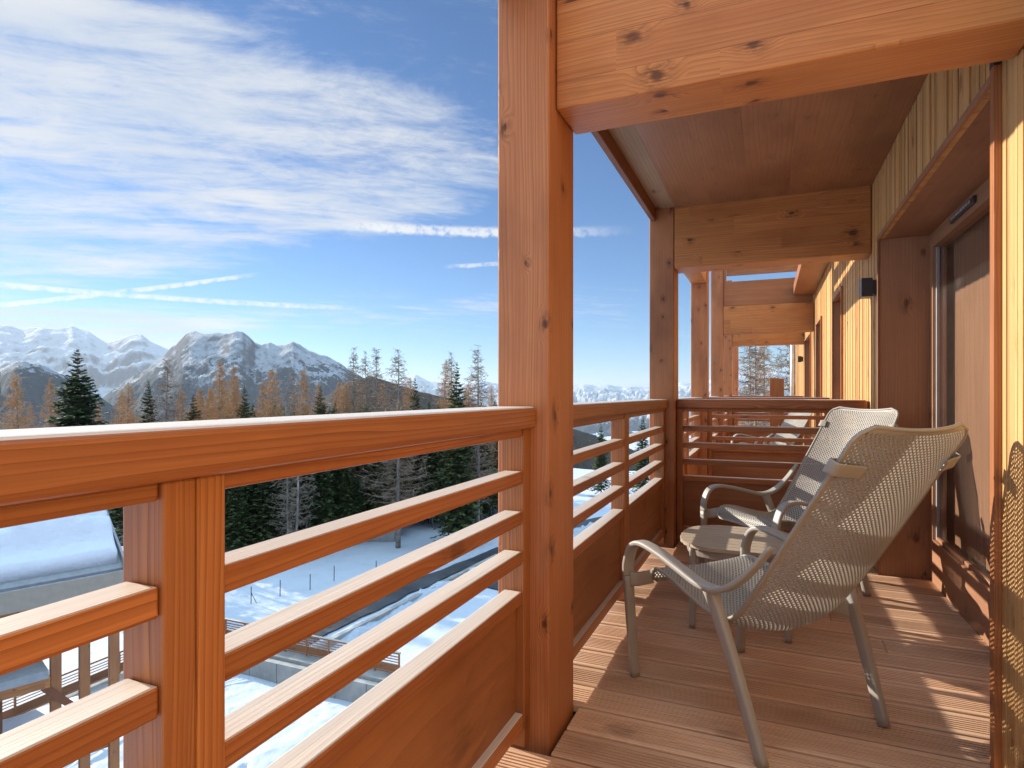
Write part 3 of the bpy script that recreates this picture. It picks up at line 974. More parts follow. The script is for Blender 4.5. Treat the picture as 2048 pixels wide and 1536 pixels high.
# ------------------------------------------------------------------ render settings
scn.render.engine = 'CYCLES'
scn.view_settings.view_transform = 'Standard'
scn.view_settings.look = 'None'
scn.view_settings.exposure = 0.75
scn.view_settings.gamma = 1.0
scn.cycles.use_denoising = True
scn.cycles.max_bounces = 7
scn.cycles.diffuse_bounces = 5
scn.cycles.transparent_max_bounces = 16
scn.cycles.caustics_reflective = False
scn.cycles.caustics_refractive = False
scn.cycles.sample_clamp_indirect = 8
scn.cycles.use_adaptive_sampling = True
scn.cycles.adaptive_threshold = 0.02
w.cycles.sampling_method = 'MANUAL'
w.cycles.sample_map_resolution = 512
# ------------------------------------------------------------------ mountains
def mtn_mat(name, z_tree, z_full, rock=0.5, forest=(0.028, 0.045, 0.06), fscale=0.02, rscale=0.004, snow=(0.50, 0.53, 0.58), brown=0.0, slope0=0.55, slope1=0.8):
    m, n, b = mat(name)
    tc = n.new('ShaderNodeTexCoord').outputs['Object']
    gn = n.new('ShaderNodeNewGeometry').outputs['Normal']
    nz = n.new('ShaderNodeSeparateXYZ', inp={0: gn}).outputs[2]
    z = n.new('ShaderNodeSeparateXYZ', inp={0: tc}).outputs[2]
    n1 = n.noise(tc, rscale, 9, 0.68)
    n2 = n.noise(tc, fscale, 6, 0.7)
    n3 = n.noise(n.scale(tc, (1, 1, 0.35)), rscale * 3.1, 8, 0.7)
    # bare rock where it is steep
    steep = n.m('SUBTRACT', 1.0, n.ramp(n.m('ADD', nz, n.m('MULTIPLY', n.m('SUBTRACT', n3, 0.5), 0.9)), slope0, slope1))
    col = n.mixc(n.m('MULTIPLY', steep, rock), snow, n.mixc(n1, (0.04, 0.05, 0.072), (0.105, 0.115, 0.14)))
    # forest below the tree line, broken by snowy clearings
    hz = n.m('DIVIDE', n.m('SUBTRACT', z_full, n.m('ADD', z, n.m('MULTIPLY', n.m('SUBTRACT', n1, 0.5), (z_full - z_tree) * -2.2))), z_full - z_tree)
    hz = n.m('SUBTRACT', 1.0, n.ramp(n.m('SUBTRACT', 1.0, hz), 0.0, 1.0))
    fm = n.ramp(n.m('ADD', n.m('MULTIPLY', hz, 1.0), n.m('ADD', n.m('MULTIPLY', n.m('SUBTRACT', n2, 0.5), 2.6), n.m('MULTIPLY', n.m('SUBTRACT', n3, 0.5), 1.6))), 0.46, 0.60)
    fcol = n.mixc(n2, forest, tuple(k * 2.0 for k in forest))
    if brown > 0:
        fcol = n.mixc(n.m('MULTIPLY', n.ramp(n1, 0.40, 0.6), brown), fcol, (0.19, 0.115, 0.065))
    col = n.mixc(fm, col, fcol)
    n.put(b.inputs['Base Color'], col)
    b.inputs['Roughness'].default_value = 0.9
    b.inputs['Specular IOR Level'].default_value = 0.1
    bp = n.new('ShaderNodeBump', inp={'Strength': 1.0, 'Distance': 70.0, 'Height': n.m('ADD', n3, n.m('MULTIPLY', n2, 0.3))})
    n.put(b.inputs['Normal'], bp.outputs[0])
    return m

def mountain(name, prof, R0, R1, R2, zb, m, nu=420, nr=130, rough=1.0, nsc=1.0, seed=0.0, crest=1.0, power=1.25, lab=None):
    """prof: skyline points (u, v); foot at distance R0, crest line at R1, behind slope to R2"""
    us = np.array([p[0] for p in prof], float)
    vs = np.array([p[1] for p in prof], float)
    v, f = [], []
    ulist = np.linspace(us[0], us[-1], nu)
    ratios = list(np.linspace(0, 1, nr)) + [1.06, 1.15, 1.3, 1.6, 2.0]
    hmax = max((HZ - q) / FPX * R1 for q in vs)
    for u in ulist:
        vv = np.interp(u, us, vs)
        a = math.atan((u - 1024) / FPX)
        for s in ratios:
            # wander the crest distance so the ridge is not a circle
            wob = noise.fractal(Vector((u * 0.006, seed, 0.3)), 1, 2, 3) * 0.06
            Rc = R1 * (1 + wob)
            if s <= 1:
                Zd = R0 + (Rc - R0) * s
            else:
                Zd = Rc + (R2 - Rc) * (s - 1)
            x, y = W(u, Zd)
            zc_ = EYE + (HZ - vv) / FPX * Rc
            if s <= 1:
                z = zb + (zc_ - zb) * (s ** power)
                env = 4 * s * (1 - s)
            else:
                z = zc_ - (zc_ - zb) * min(1.0, (s - 1)) ** 0.9
                env = 0
            k = nsc / hmax
            p = Vector((x * k * 0.9, y * k * 0.9, seed))
            rdg = noise.ridged_multi_fractal(p, 0.9, 2.1, 6, 0.9, 2.0) - 1.1
            sm = noise.fractal(p * 3.0, 0.9, 2.1, 5)
            amp = (hmax + abs(zb) * 0.4)
            z += amp * rough * (0.17 * rdg * env + 0.055 * sm * (env + 0.12 * (s > 0.5)))
            z += amp * 0.018 * crest * noise.ridged_multi_fractal(p * 5.0, 0.8, 2.2, 5, 0.9, 2.0) * (0.25 if s < 1 else 0.25) * min(1, 3 * s)
            v.append((x, y, z))
    L = len(ratios)
    for i in range(nu - 1):
        for j in range(L - 1):
            f.append((i * L + j, (i + 1) * L + j, (i + 1) * L + j + 1, i * L + j + 1))
    o = mesh_obj(name, v, f, m, smooth=True)
    tag(o, None, None, None, 'structure')
    return o

CEN = [(40, 905), (120, 862), (200, 800), (260, 757), (300, 733), (325, 716), (345, 692), (352, 690), (366, 674), (380, 664), (392, 663), (410, 669), (432, 666),
       (452, 669), (472, 663), (484, 664), (498, 674), (510, 686), (522, 690), (538, 686), (552, 692), (570, 689), (586, 684), (600, 690), (616, 702),
       (640, 710), (652, 712), (668, 720), (684, 730), (700, 742), (740, 764), (800, 788), (870, 815), (960, 850), (1100, 905)]
mountain('mountain', CEN, 1900, 4200, 6400, -560, mtn_mat('central_peak_slope', -80, 330, rock=0.9, fscale=0.022, rscale=0.0042, slope0=0.52, slope1=0.90),
         nu=520, nr=170, rough=1.0, nsc=1.5, seed=2.3, crest=1.5)
LEFT = [(-900, 690), (-600, 668), (-300, 640), (-120, 655), (0, 651), (22, 652), (40, 659), (58, 656), (76, 654), (95, 658), (118, 657), (132, 656), (145, 652), (160, 659), (178, 664), (198, 678), (214, 685),
        (232, 682), (252, 673), (272, 668), (284, 670), (300, 683), (322, 694), (350, 705), (420, 725), (560, 760), (700, 770)]
mountain('mountain', LEFT, 4600, 9200, 13000, -500, mtn_mat('left_range_snow', -420, -150, rock=0.85, fscale=0.01, rscale=0.0022, slope0=0.52, slope1=0.86),
         nu=420, nr=170, rough=0.9, nsc=1.7, seed=7.7, power=1.5)
LHILL = [(-700, 690), (-300, 712), (-60, 735), (0, 741), (30, 724), (46, 722), (60, 728), (80, 730), (100, 738), (130, 752), (170, 775), (230, 815), (300, 860), (380, 900)]
mountain('wooded_hill', LHILL, 1300, 2600, 3600, -480, mtn_mat('left_wooded_slope', 60, 170, rock=0.3, fscale=0.03, rscale=0.006),
         nu=260, nr=90, rough=0.8, nsc=2.0, seed=4.1)
BROWN = [(560, 880), (640, 800), (690, 768), (720, 757), (745, 755), (770, 761), (800, 772), (840, 784), (880, 793), (940, 806), (1000, 818), (1060, 832), (1120, 850), (1180, 868), (1240, 890), (1330, 925)]
mountain('wooded_hill', BROWN, 700, 1500, 2300, -330, mtn_mat('brown_larch_slope', 300, 400, rock=0.1, forest=(0.075, 0.07, 0.065), fscale=0.06, rscale=0.012, brown=0.8),
         nu=240, nr=80, rough=0.9, nsc=3.0, seed=9.4)
FAR = [(640, 770), (760, 770), (800, 764), (822, 752), (832, 749), (842, 755), (860, 764), (885, 765), (900, 772), (930, 770), (960, 760), (985, 766), (1010, 772), (1060, 770), (1100, 772), (1140, 769), (1168, 767), (1190, 772),
       (1215, 769), (1240, 774), (1262, 772), (1295, 775), (1340, 770), (1365, 742 + 22), (1400, 768), (1460, 745), (1500, 742), (1540, 738), (1580, 746), (1640, 752), (1760, 740), (2000, 735), (2600, 720)]
mountain('mountain', FAR, 7500, 15000, 21000, -620, mtn_mat('far_right_range_snow', -480, -330, rock=0.8, fscale=0.006, rscale=0.0014, slope0=0.45, slope1=0.92),
         nu=520, nr=120, rough=1.6, nsc=3.0, seed=1.6, power=1.2)
BLUE = [(1000, 905), (1080, 872), (1120, 868), (1150, 866), (1175, 872), (1195, 884), (1230, 905), (1280, 930), (1340, 950)]
mountain('wooded_hill', BLUE, 900, 2100, 3200, -520, mtn_mat('blue_wooded_slope', 300, 400, rock=0.1, fscale=0.05, rscale=0.008),
         nu=140, nr=60, rough=0.5, nsc=2.0, seed=5.4)

# ------------------------------------------------------------------ trees
def leafmat(name, a, b_, c, sc=3.0):
    m, n, b = mat(name)
    tc = n.new('ShaderNodeTexCoord').outputs['Object']
    oi = n.new('ShaderNodeObjectInfo').outputs['Random']
    isl = n.new('ShaderNodeNewGeometry').outputs['Random Per Island']
    f = n.m('ADD', n.m('MULTIPLY', n.noise(tc, sc * 0.3, 3), 0.6), n.m('MULTIPLY', isl, 0.4))
    col = n.mixc(n.ramp(f, 0.25, 0.75, False), a, b_)
    col = n.mixc(n.m('MULTIPLY', oi, 0.6), col, c)
    n.put(b.inputs['Base Color'], col)
    b.inputs['Roughness'].default_value = 0.75
    b.inputs['Specular IOR Level'].default_value = 0.2
    return m
M['needle'] = leafmat('spruce_needles', (0.050, 0.075, 0.028), (0.15, 0.17, 0.055), (0.06, 0.10, 0.05))
M['olive'] = leafmat('olive_needles', (0.075, 0.08, 0.025), (0.18, 0.16, 0.05), (0.10, 0.10, 0.04))  # yellower green needle colour of the olive spruces
M['twig'] = leafmat('larch_twigs', (0.40, 0.225, 0.10), (0.64, 0.38, 0.17), (0.44, 0.28, 0.165))
M['twiggrey'] = leafmat('bare_grey_twigs', (0.22, 0.165, 0.125), (0.38, 0.27, 0.19), (0.26, 0.22, 0.18))
M['trunk'] = plain('larch_trunk_bark', (0.27, 0.225, 0.19), 0.9, 0.4, 2.0)
M['trunkd'] = plain('spruce_trunk_bark', (0.2, 0.165, 0.14), 0.9, 0.4, 2.0)

def spruce_mesh(seed, H, base_r, z0, levels, per, twigs=13, droop=0.35, name='spruce'):
    r = random.Random(seed)
    V, F = [], []
    for i in range(levels):
        q = i / (levels - 1)
        z = z0 + (H - z0) * (q ** 0.92)
        rad = base_r * (1 - q) ** 0.82 + 0.10
        nb = per if q < 0.85 else 5
        for k in range(nb):
            an = 2 * math.pi * (k + r.random() * 0.9) / nb + i * 2.4
            L = rad * r.uniform(0.55, 1.12)
            zz = z + r.uniform(-0.12, 0.12)
            d = Vector((math.cos(an), math.sin(an), 0))
            sd = Vector((-d.y, d.x, 0))
            rise = 0.25 + 0.5 * q
            def pt(s):
                # droops then lifts at the tip
                return Vector((0, 0, zz)) + d * (L * s) + Vector((0, 0, L * (-droop * s * (1.25 - q) + rise * 0.55 * s * s)))
            nt = max(4, int(twigs * (0.35 + 0.65 * L / (base_r + .01))))
            for t in range(nt):
                s = 0.12 + 0.88 * (t + r.random() * 0.8) / nt
                p = pt(s)
                tl = (0.20 + 0.42 * (1 - s) + 0.10) * min(1.0, L * 0.75) * r.uniform(0.6, 1.25)
                wd = 0.055 * r.uniform(0.7, 1.5) + 0.02
                for sg in (-1, 1):
                    dv = (sd * sg * r.uniform(0.6, 1.0) + d * r.uniform(0.4, 0.9) + Vector((0, 0, r.uniform(-0.55, 0.25)))).normalized()
                    e = p + dv * tl
                    nrm = Vector((r.uniform(-.5, .5), r.uniform(-.5, .5), 1)).normalized()
                    wv = dv.cross(nrm).normalized() * wd
                    k0 = len(V)
                    V += [p - wv, p + wv, p + dv * tl * 0.55 + wv * 1.5, e, p + dv * tl * 0.55 - wv * 1.5]
                    F.append((k0, k0 + 1, k0 + 2, k0 + 3, k0 + 4))
    # leader shoot
    for k in range(8):
        an = r.random() * 6.28
        p = Vector((0, 0, H - 0.25 + 0.06 * k))
        dv = Vector((math.cos(an), math.sin(an), 0.9)).normalized()
        wv = dv.cross(Vector((0, 0, 1))).normalized() * 0.03
        k0 = len(V)
        V += [p - wv, p + wv, p + dv * 0.28]
        F.append((k0, k0 + 1, k0 + 2))
    me = bpy.data.meshes.new(name)
    me.from_pydata([tuple(q) for q in V], [], F)
    return me

def larch_mesh(seed, H, base_r, z0, levels, per, twigs=16, thin=1.0, name='larch'):
    r = random.Random(seed)
    V, F = [], []
    def sliver(a, b_, w0, w1):
        dv = (b_ - a)
        if dv.length < 1e-4:
            return
        ref = Vector((r.uniform(-1, 1), r.uniform(-1, 1), r.uniform(-1, 1)))
        wv = dv.cross(ref).normalized()
        k0 = len(V)
        V.extend([a - wv * w0, a + wv * w0, b_ + wv * w1, b_ - wv * w1])
        F.append((k0, k0 + 1, k0 + 2, k0 + 3))
    for i in range(levels):
        q = i / (levels - 1)
        z = z0 + (H - 0.3 - z0) * q + r.uniform(-.15, .15)
        rad = base_r * (1 - q) ** 0.75 * (0.75 + 0.25 * min(1, q * 5)) + 0.12
        for k in range(per):
            an = r.random() * 6.283
            zb_ = z + r.uniform(-.3, .3)
            L = rad * r.uniform(0.5, 1.15)
            d = Vector((math.cos(an), math.sin(an), 0))
            sd = Vector((-d.y, d.x, 0))
            bend = r.uniform(-0.12, 0.12)
            def pt(s):
                return Vector((0, 0, zb_)) + d * L * s + sd * bend * L * s * s + Vector((0, 0, L * (-0.22 * s + 0.42 * s * s)))
            N = 5
            for t in range(N):
                sliver(pt(t / N), pt((t + 1) / N), 0.026 * (1 - t / N) + 0.008, 0.026 * (1 - (t + 1) / N) + 0.006)
            nt = int(twigs * (0.3 + 0.7 * L / (base_r + 0.01)))
            for t in range(nt):
                s = 0.15 + 0.85 * r.random()
                p = pt(s)
                dv = (sd * r.uniform(-1, 1) + d * r.uniform(0.0, 0.8) + Vector((0, 0, r.uniform(-0.7, 0.55)))).normalized()
                tl = r.uniform(0.18, 0.55) * (0.6 + 0.4 * min(1, L))
                e = p + dv * tl
                sliver(p, e, 0.0105 * thin, 0.006 * thin)
                for _ in range(2):
                    p2 = p + dv * tl * r.uniform(0.2, 0.9)
                    d2 = (dv + Vector((r.uniform(-1, 1), r.uniform(-1, 1), r.uniform(-1, 1)))).normalized()
                    sliver(p2, p2 + d2 * tl * 0.45, 0.009 * thin, 0.005 * thin)
    me = bpy.data.meshes.new(name)
    me.from_pydata([tuple(q) for q in V], [], F)
    return me

def trunk_mesh(seed, H, r0, zlow=-0.8, stubs=0, name='trunk'):
    r = random.Random(seed)
    mb = MB()
    pts = []
    bx, by = r.uniform(-.15, .15), r.uniform(-.15, .15)
    for k in range(9):
        q = k / 8
        pts.append((bx * math.sin(q * 3.1), by * math.sin(q * 2.4), zlow + (H - zlow) * q))
    mb.tube(pts, r0, 7, 0.015)
    for k in range(stubs):
        z = r.uniform(1.2, H * 0.6)
        an = r.random() * 6.28
        L = r.uniform(0.4, 1.4)
        mb.tube([(0, 0, z), (math.cos(an) * L * .6, math.sin(an) * L * .6, z + L * r.uniform(-.2, .1)), (math.cos(an) * L, math.sin(an) * L, z + L * r.uniform(-.5, .15))], 0.022, 3, 0.006)
    me = bpy.data.meshes.new(name)
    me.from_pydata(mb.v, [], mb.f)
    me.polygons.foreach_set('use_smooth', [True] * len(me.polygons))
    return me

PROTO = {}
def proto(kind, H, crown_me, crown_m, trunk_me, trunk_m):
    crown_me.materials.append(crown_m)
    trunk_me.materials.append(trunk_m)
    PROTO.setdefault(kind, []).append((H, crown_me, trunk_me))
for i in range(4):
    H = 17.0
    proto('spruce', H, spruce_mesh(20 + i, H, 2.7 + 0.25 * i, 2.0 + 1.2 * i, 44, 9, 13), M['needle'], trunk_mesh(i, H - .3, 0.17, stubs=20), M['trunkd'])
for i in range(2):
    H = 17.0
    proto('bigspruce', H, spruce_mesh(40 + i, H, 3.5, 1.0, 50, 10, 20, 0.22), M['needle'], trunk_mesh(10 + i, H - .3, 0.2), M['trunkd'])
for i in range(2):
    H = 15.0
    proto('olive', H, spruce_mesh(50 + i, H, 2.0, 2.5, 40, 8, 12, 0.1), M['olive'], trunk_mesh(14 + i, H - .3, 0.16), M['trunkd'])
for i in range(4):
    H = 18.0
    proto('larch', H, larch_mesh(60 + i, H, 2.4 + 0.2 * i, 4.5, 60, 6, 13, 1.3), M['twig'], trunk_mesh(20 + i, H, 0.19, stubs=26), M['trunk'])
for i in range(3):
    H = 18.0
    proto('barelarch', H, larch_mesh(70 + i, H, 2.3 + 0.3 * i, 4.0, 52, 6, 11, 1.5), M['twiggrey'], trunk_mesh(30 + i, H, 0.19, stubs=26), M['trunk'])
for i in range(3):
    H = 17.0
    proto('denselarch', H, larch_mesh(80 + i, H, 2.5, 4.0, 62, 7, 13, 1.25), M['twig'], trunk_mesh(40 + i, H, 0.19, stubs=26), M['trunk'])
for i in range(3):
    # tall forest spruce with a high dark crown and bare stem
    H = 15.0
    proto('forest', H, spruce_mesh(90 + i, H, 2.7, 3.0 + i * 0.9, 38, 8, 14, 0.5), M['needle'], trunk_mesh(50 + i, H, 0.17, stubs=40), M['trunkd'])

trnd = random.Random(11)
def tree(kind, x, y, H, lb, group, wide=1.0, var=None):
    L = PROTO[kind]
    h, cm, tm = L[var % len(L)] if var is not None else trnd.choice(L)
    s = H / h
    nm = {'spruce': 'spruce_tree', 'bigspruce': 'spruce_tree', 'olive': 'spruce_tree', 'forest': 'spruce_tree'}.get(kind, 'larch_tree')
    t = thing(nm, lb, 'tree', (x, y, gz(x, y) - 0.1), trnd.random() * 6.28, group)
    t.scale = (s * wide, s * wide, s)
    for pn, me in (('trunk', tm), ('crown', cm)):
        o = bpy.data.objects.new(pn, me)
        C.objects.link(o)
        o.parent = t
    return t
def tree_px(kind, u, vtop, Z, lb, group=None, wide=1.0, var=None):
    x, y = W(u, Z)
    return tree(kind, x, y, ZV(vtop, Z) - gz(x, y), lb, group, wide, var)

GL = 'bare larches along the skyline'
named = [
    ('bigspruce', 155, 699, 46, 'large dark green spruce at the left, standing out against the mountains', 1.18),
    ('denselarch', 32, 742, 50, 'grey brown larch at the far left edge above the handrail', 1.0),
    ('larch', 102, 752, 55, 'thin brown larch just left of the large spruce', 1.0),
    ('larch', 258, 762, 52, 'wide bare larch right of the large spruce', 1.2),
    ('olive', 297, 762, 56, 'narrow olive brown spruce between two bare larches', 1.05),
    ('barelarch', 336, 716, 54, 'tall thin larch in front of the left shoulder of the snowy peak', 1.2),
    ('olive', 387, 790, 55, 'short olive spruce below the snowy peak', 1.25),
    ('denselarch', 441, 716, 56, 'tall orange brown larch left of the middle of the snowy peak', 1.0),
    ('denselarch', 468, 726, 60, 'orange brown larch close behind its taller left neighbour', 0.9),
    ('olive', 489, 772, 55, 'slender green spruce squeezed between orange larches', 0.85),
    ('denselarch', 546, 733, 56, 'broad orange larch in front of the wooded ridge', 1.15),
    ('denselarch', 607, 736, 58, 'orange larch with a pointed top left of the small dark spruce', 1.0),
    ('spruce', 641, 772, 58, 'small dark spruce right of the orange larch', 0.9),
    ('denselarch', 690, 760, 60, 'dense orange larch in the clump left of the foreground post', 1.1),
    ('barelarch', 708, 694, 60, 'tall bare larch, left one of the tall clump against the sky', 1.0),
    ('barelarch', 731, 702, 64, 'slim bare larch in the middle of the tall clump', 0.85),
    ('barelarch', 751, 695, 60, 'bare larch with a dense top, right one of the tall clump', 1.0),
    ('denselarch', 765, 760, 62, 'low orange larch under the tall bare clump', 1.1),
    ('barelarch', 796, 698, 56, 'dark trunked larch with open crooked branches', 1.35),
    ('olive', 830, 758, 66, 'small olive spruce right of the crooked larch', 0.9),
    ('larch', 892, 716, 66, 'brown larch left behind the right hand spruce', 1.0),
    ('barelarch', 902, 704, 68, 'grey larch top directly behind the right hand spruce', 1.0),
    ('spruce', 914, 728, 56, 'green spruce near the foreground post with drooping branches', 1.0),
    ('barelarch', 955, 692, 58, 'grey larch standing alone left of the foreground post', 1.25),
    ('olive', 962, 795, 66, 'low green spruce at the foot of the lone grey larch', 1.1),
    ('spruce', 1202, 846, 84, 'green spruce seen through the second railing', 1.1),
    ('spruce', 1286, 832, 78, 'green spruce seen through the railing beside the corner post', 1.1),
    ('olive', 1172, 955, 92, 'low bushy young spruce behind the second railing', 1.6),
    ('barelarch', 1497, 655, 42, 'leftmost bare larch framed by the farthest beam', 1.0),
    ('barelarch', 1512, 640, 40, 'bare larch with a straight dark trunk framed by the farthest beam', 1.0),
    ('larch', 1527, 660, 43, 'bare larch just left of the short double post', 1.0),
    ('barelarch', 1574, 630, 36, 'wide crooked larch beside the pale downpipe', 1.3),
    ('spruce', 1390, 850, 60, 'dark spruce glimpsed between the corner post and the next post', 1.1),
]
for kd_, u, v_, Z, lb, wd in named:
    tree_px(kd_, u, v_, Z, lb, None, wd)
# forest mass behind the yard
pts = []
frnd = random.Random(21)
def forest(num, u0, u1, Z0, Z1, kinds, v0, v1, lb, group, mind=1.15):
    c, tries = 0, 0
    while c < num and tries < 4000:
        tries += 1
        Z = frnd.uniform(Z0, Z1)
        u = frnd.uniform(u0, u1)
        # the edge of the wood runs away to the right
        if Z < 48.5 + (u - 450) * 0.036:
            continue
        x, y = W(u, Z)
        if any((x - a) ** 2 + (y - b_) ** 2 < mind * mind for a, b_ in pts):
            continue
        pts.append((x, y))
        k = frnd.choice(kinds)
        tree(k, x, y, ZV(frnd.uniform(v0, v1), Z) - gz(x, y), lb, group, frnd.uniform(0.85, 1.2))
        c += 1
forest(20, 830, 1005, 62, 82, ['spruce', 'forest'], 800, 865, 'dense dark spruce near the foreground post at the right end of the wood', 'dark spruces at the right end of the wood')
forest(40, 430, 1010, 48.5, 62, ['spruce', 'forest'], 870, 960, 'young dark spruce at the front edge of the wood', 'young dark spruces at the edge of the wood')
forest(100, 430, 1010, 50, 76, ['forest', 'forest', 'spruce'], 800, 880, 'dark spruce with a bare stem in the shady wood behind the yard', 'dark spruces of the wood behind the yard')
forest(40, 430, 1010, 60, 95, ['forest', 'spruce'], 800, 860, 'dark spruce with a bare stem in the shady wood behind the yard', 'dark spruces of the wood behind the yard')
forest(34, 380, 1000, 58, 90, ['larch', 'denselarch', 'denselarch'], 752, 812, 'brown larch filling the wood behind the handrail', 'brown larches of the wood')
forest(18, -40, 460, 52, 85, ['larch', 'denselarch', 'barelarch'], 770, 850, 'brown larch left in the wood behind the snowy roof', 'brown larches behind the snowy roof')
forest(24, 180, 460, 52, 80, ['forest', 'spruce'], 850, 930, 'dark spruce behind the snowy roof, low in the wood', 'dark spruces behind the snowy roof')
forest(8, 1380, 1640, 60, 110, ['spruce', 'larch', 'barelarch'], 770, 800, 'tree behind the far end of the building', 'trees behind the far end of the building')

# forked tree standing in the yard
mb = MB()
x, y = W(582, 51)
mb.tube([(0, 0, -0.5), (-.25, 0, 1.2), (-.45, .1, 3.5), (-.5, .1, 8)], 0.16, 7, 0.07)
mb.tube([(0.1, 0, -0.3), (.45, 0, 1.3), (.6, .1, 3.5), (.7, .1, 8)], 0.14, 7, 0.07)
tt = thing('larch_tree', 'forked dark trunk standing alone in the snowy yard', 'tree', (x, y, gz(x, y)))
mb.build('trunk', M['trunk'], tt, smooth=True)
o = bpy.data.objects.new('crown', PROTO['barelarch'][0][1])
C.objects.link(o)
o.parent = tt
o.location = (0, 0, -2)

# ------------------------------------------------------------------ yard: road, walls, fences
def ribbon(name, pts, halfw, dz, m, kind=None, wav=0.0):
    v, f = [], []
    P = catmull([Vector((p[0], p[1], 0)) for p in pts], 14)
    for i, p in enumerate(P):
        tg = (P[min(i + 1, len(P) - 1)] - P[max(i - 1, 0)]).normalized()
        s = Vector((-tg.y, tg.x, 0))
        for q in range(5):
            k = -1 + q / 2
            pp = p + s * (halfw * k + wav * noise.noise(Vector((i * 0.4, q * 1.3, 2))))
            v.append((pp.x, pp.y, gz(pp.x, pp.y) + dz))
    for i in range(len(P) - 1):
        for q in range(4):
            f.append((i * 5 + q, i * 5 + q + 1, (i + 1) * 5 + q + 1, (i + 1) * 5 + q))
    o = mesh_obj(name, v, f, m)
    if kind:
        tag(o, None, None, None, kind)
    return o
ribbon('road', [(-25.0, 24), (-24.6, 32), (-23.6, 42), (-21.5, 54), (-18, 66), (-10, 80), (6, 92)], 0.8, 0.12, M['asphalt'], 'structure', 0.25)
ribbon('forecourt', [(-17.5, 40), (-15, 48), (-12, 58), (-6, 72), (4, 84)], 2.4, 0.10, M['asphalt'], 'structure', 0.8)

def bank(name, pts, w_, h_, seed, lb):
    P = catmull([Vector((p[0], p[1], 0)) for p in pts], 26)
    v, f = [], []
    nq = 13
    for i, p in enumerate(P):
        tg = (P[min(i + 1, len(P) - 1)] - P[max(i - 1, 0)]).normalized()
        s = Vector((-tg.y, tg.x, 0))
        endf = min(1.0, i / 8, (len(P) - 1 - i) / 8)
        for q in range(nq):
            k = -1 + 2 * q / (nq - 1)
            pp = p + s * w_ * k
            hh = h_ * (1 - k * k) * (0.65 + 0.6 * noise.fractal(Vector((pp.x * 0.7, pp.y * 0.7, seed)), 0.8, 2.2, 5)) * endf
            hh += 0.22 * h_ * noise.fractal(Vector((pp.x * 2.2, pp.y * 2.2, seed)), 0.7, 2.2, 4) * (1 - abs(k)) * endf
            v.append((pp.x, pp.y, gz(pp.x, pp.y) + max(hh, -0.05) - 0.03))
    for i in range(len(P) - 1):
        for q in range(nq - 1):
            f.append((i * nq + q, i * nq + q + 1, (i + 1) * nq + q + 1, (i + 1) * nq + q))
    o = mesh_obj(name, v, f, M['snowbank'], smooth=True)
    tag(o, lb, 'snow bank', 'banks of ploughed snow')
    return o
bank('snow_bank', [(-26.9, 22), (-26.5, 32), (-25.5, 42), (-23.5, 53), (-21, 62)], 0.9, 0.55, 1.0, 'long low snow bank on the wood side of the road')
bank('snow_bank', [(-23.0, 27), (-22.5, 36), (-21.2, 45), (-19.5, 53)], 0.75, 0.5, 2.0, 'narrow snow ridge along the building side of the road')
bank('snow_bank', [(-17.5, 55), (-13.5, 63), (-6, 76), (2, 86)], 2.2, 1.5, 3.0, 'tall ploughed snow heap beside the wide grey forecourt')
bank('snow_bank', [(-15.5, 9), (-13.6, 14), (-11.4, 18)], 1.5, 1.2, 4.0, 'ploughed snow heap close below the balcony')

def wallbox(name, lb, cat, cx, cy, L, wd, h, zb, m, rz=0, cap=None):
    t = thing(name, lb, cat, (cx, cy, zb), rz)
    box('wall_body', 0, L, 0, wd, -0.6, h, m, t, 0.02)
    if cap:
        box('coping', -0.03, L + 0.03, -0.04, wd + 0.04, h + 0.001, h + 0.13, cap, t, 0.02)
    return t
GYY = 24.0
z0 = gz(-24, GYY)
tw = thing('retaining_wall', 'low grey concrete terrace wall below the slatted wooden fence', 'wall', (-28.9, GYY - 0.9, z0))
box('wall_body', 0, 13.1, 0, 0.35, -0.6, 0.95, M['concrete'], tw, 0.02)
box('ledge', 0, 13.15, 0.352, 1.35, -0.6, 1.12, M['concrete'], tw, 0.02)
for k in range(7):
    box('panel_joint', 1.0 + k * 1.8, 1.025 + k * 1.8, -0.006, 0.01, -0.5, 0.94, M['darkwire'], tw, 0)
def yard_fence(lb, x, y, z, rz, L, nst):
    st = [(0.0, 0.08)]
    for k in range(1, nst):
        st.append((L * k / nst - 0.04, 0.08))
    st.append((L - 0.08, 0.08))
    st = [(a, 0.068) for a, _ in st]
    return railing('slatted_fence', lb, 'fence', (x, y, z), rz, L, st, 'slatted wooden fences in the yard', bev=False)
yard_fence('slatted wooden fence standing on the low grey terrace wall', -28.4, GYY + 0.05, z0 + 1.13, 0, 12.5, 9)
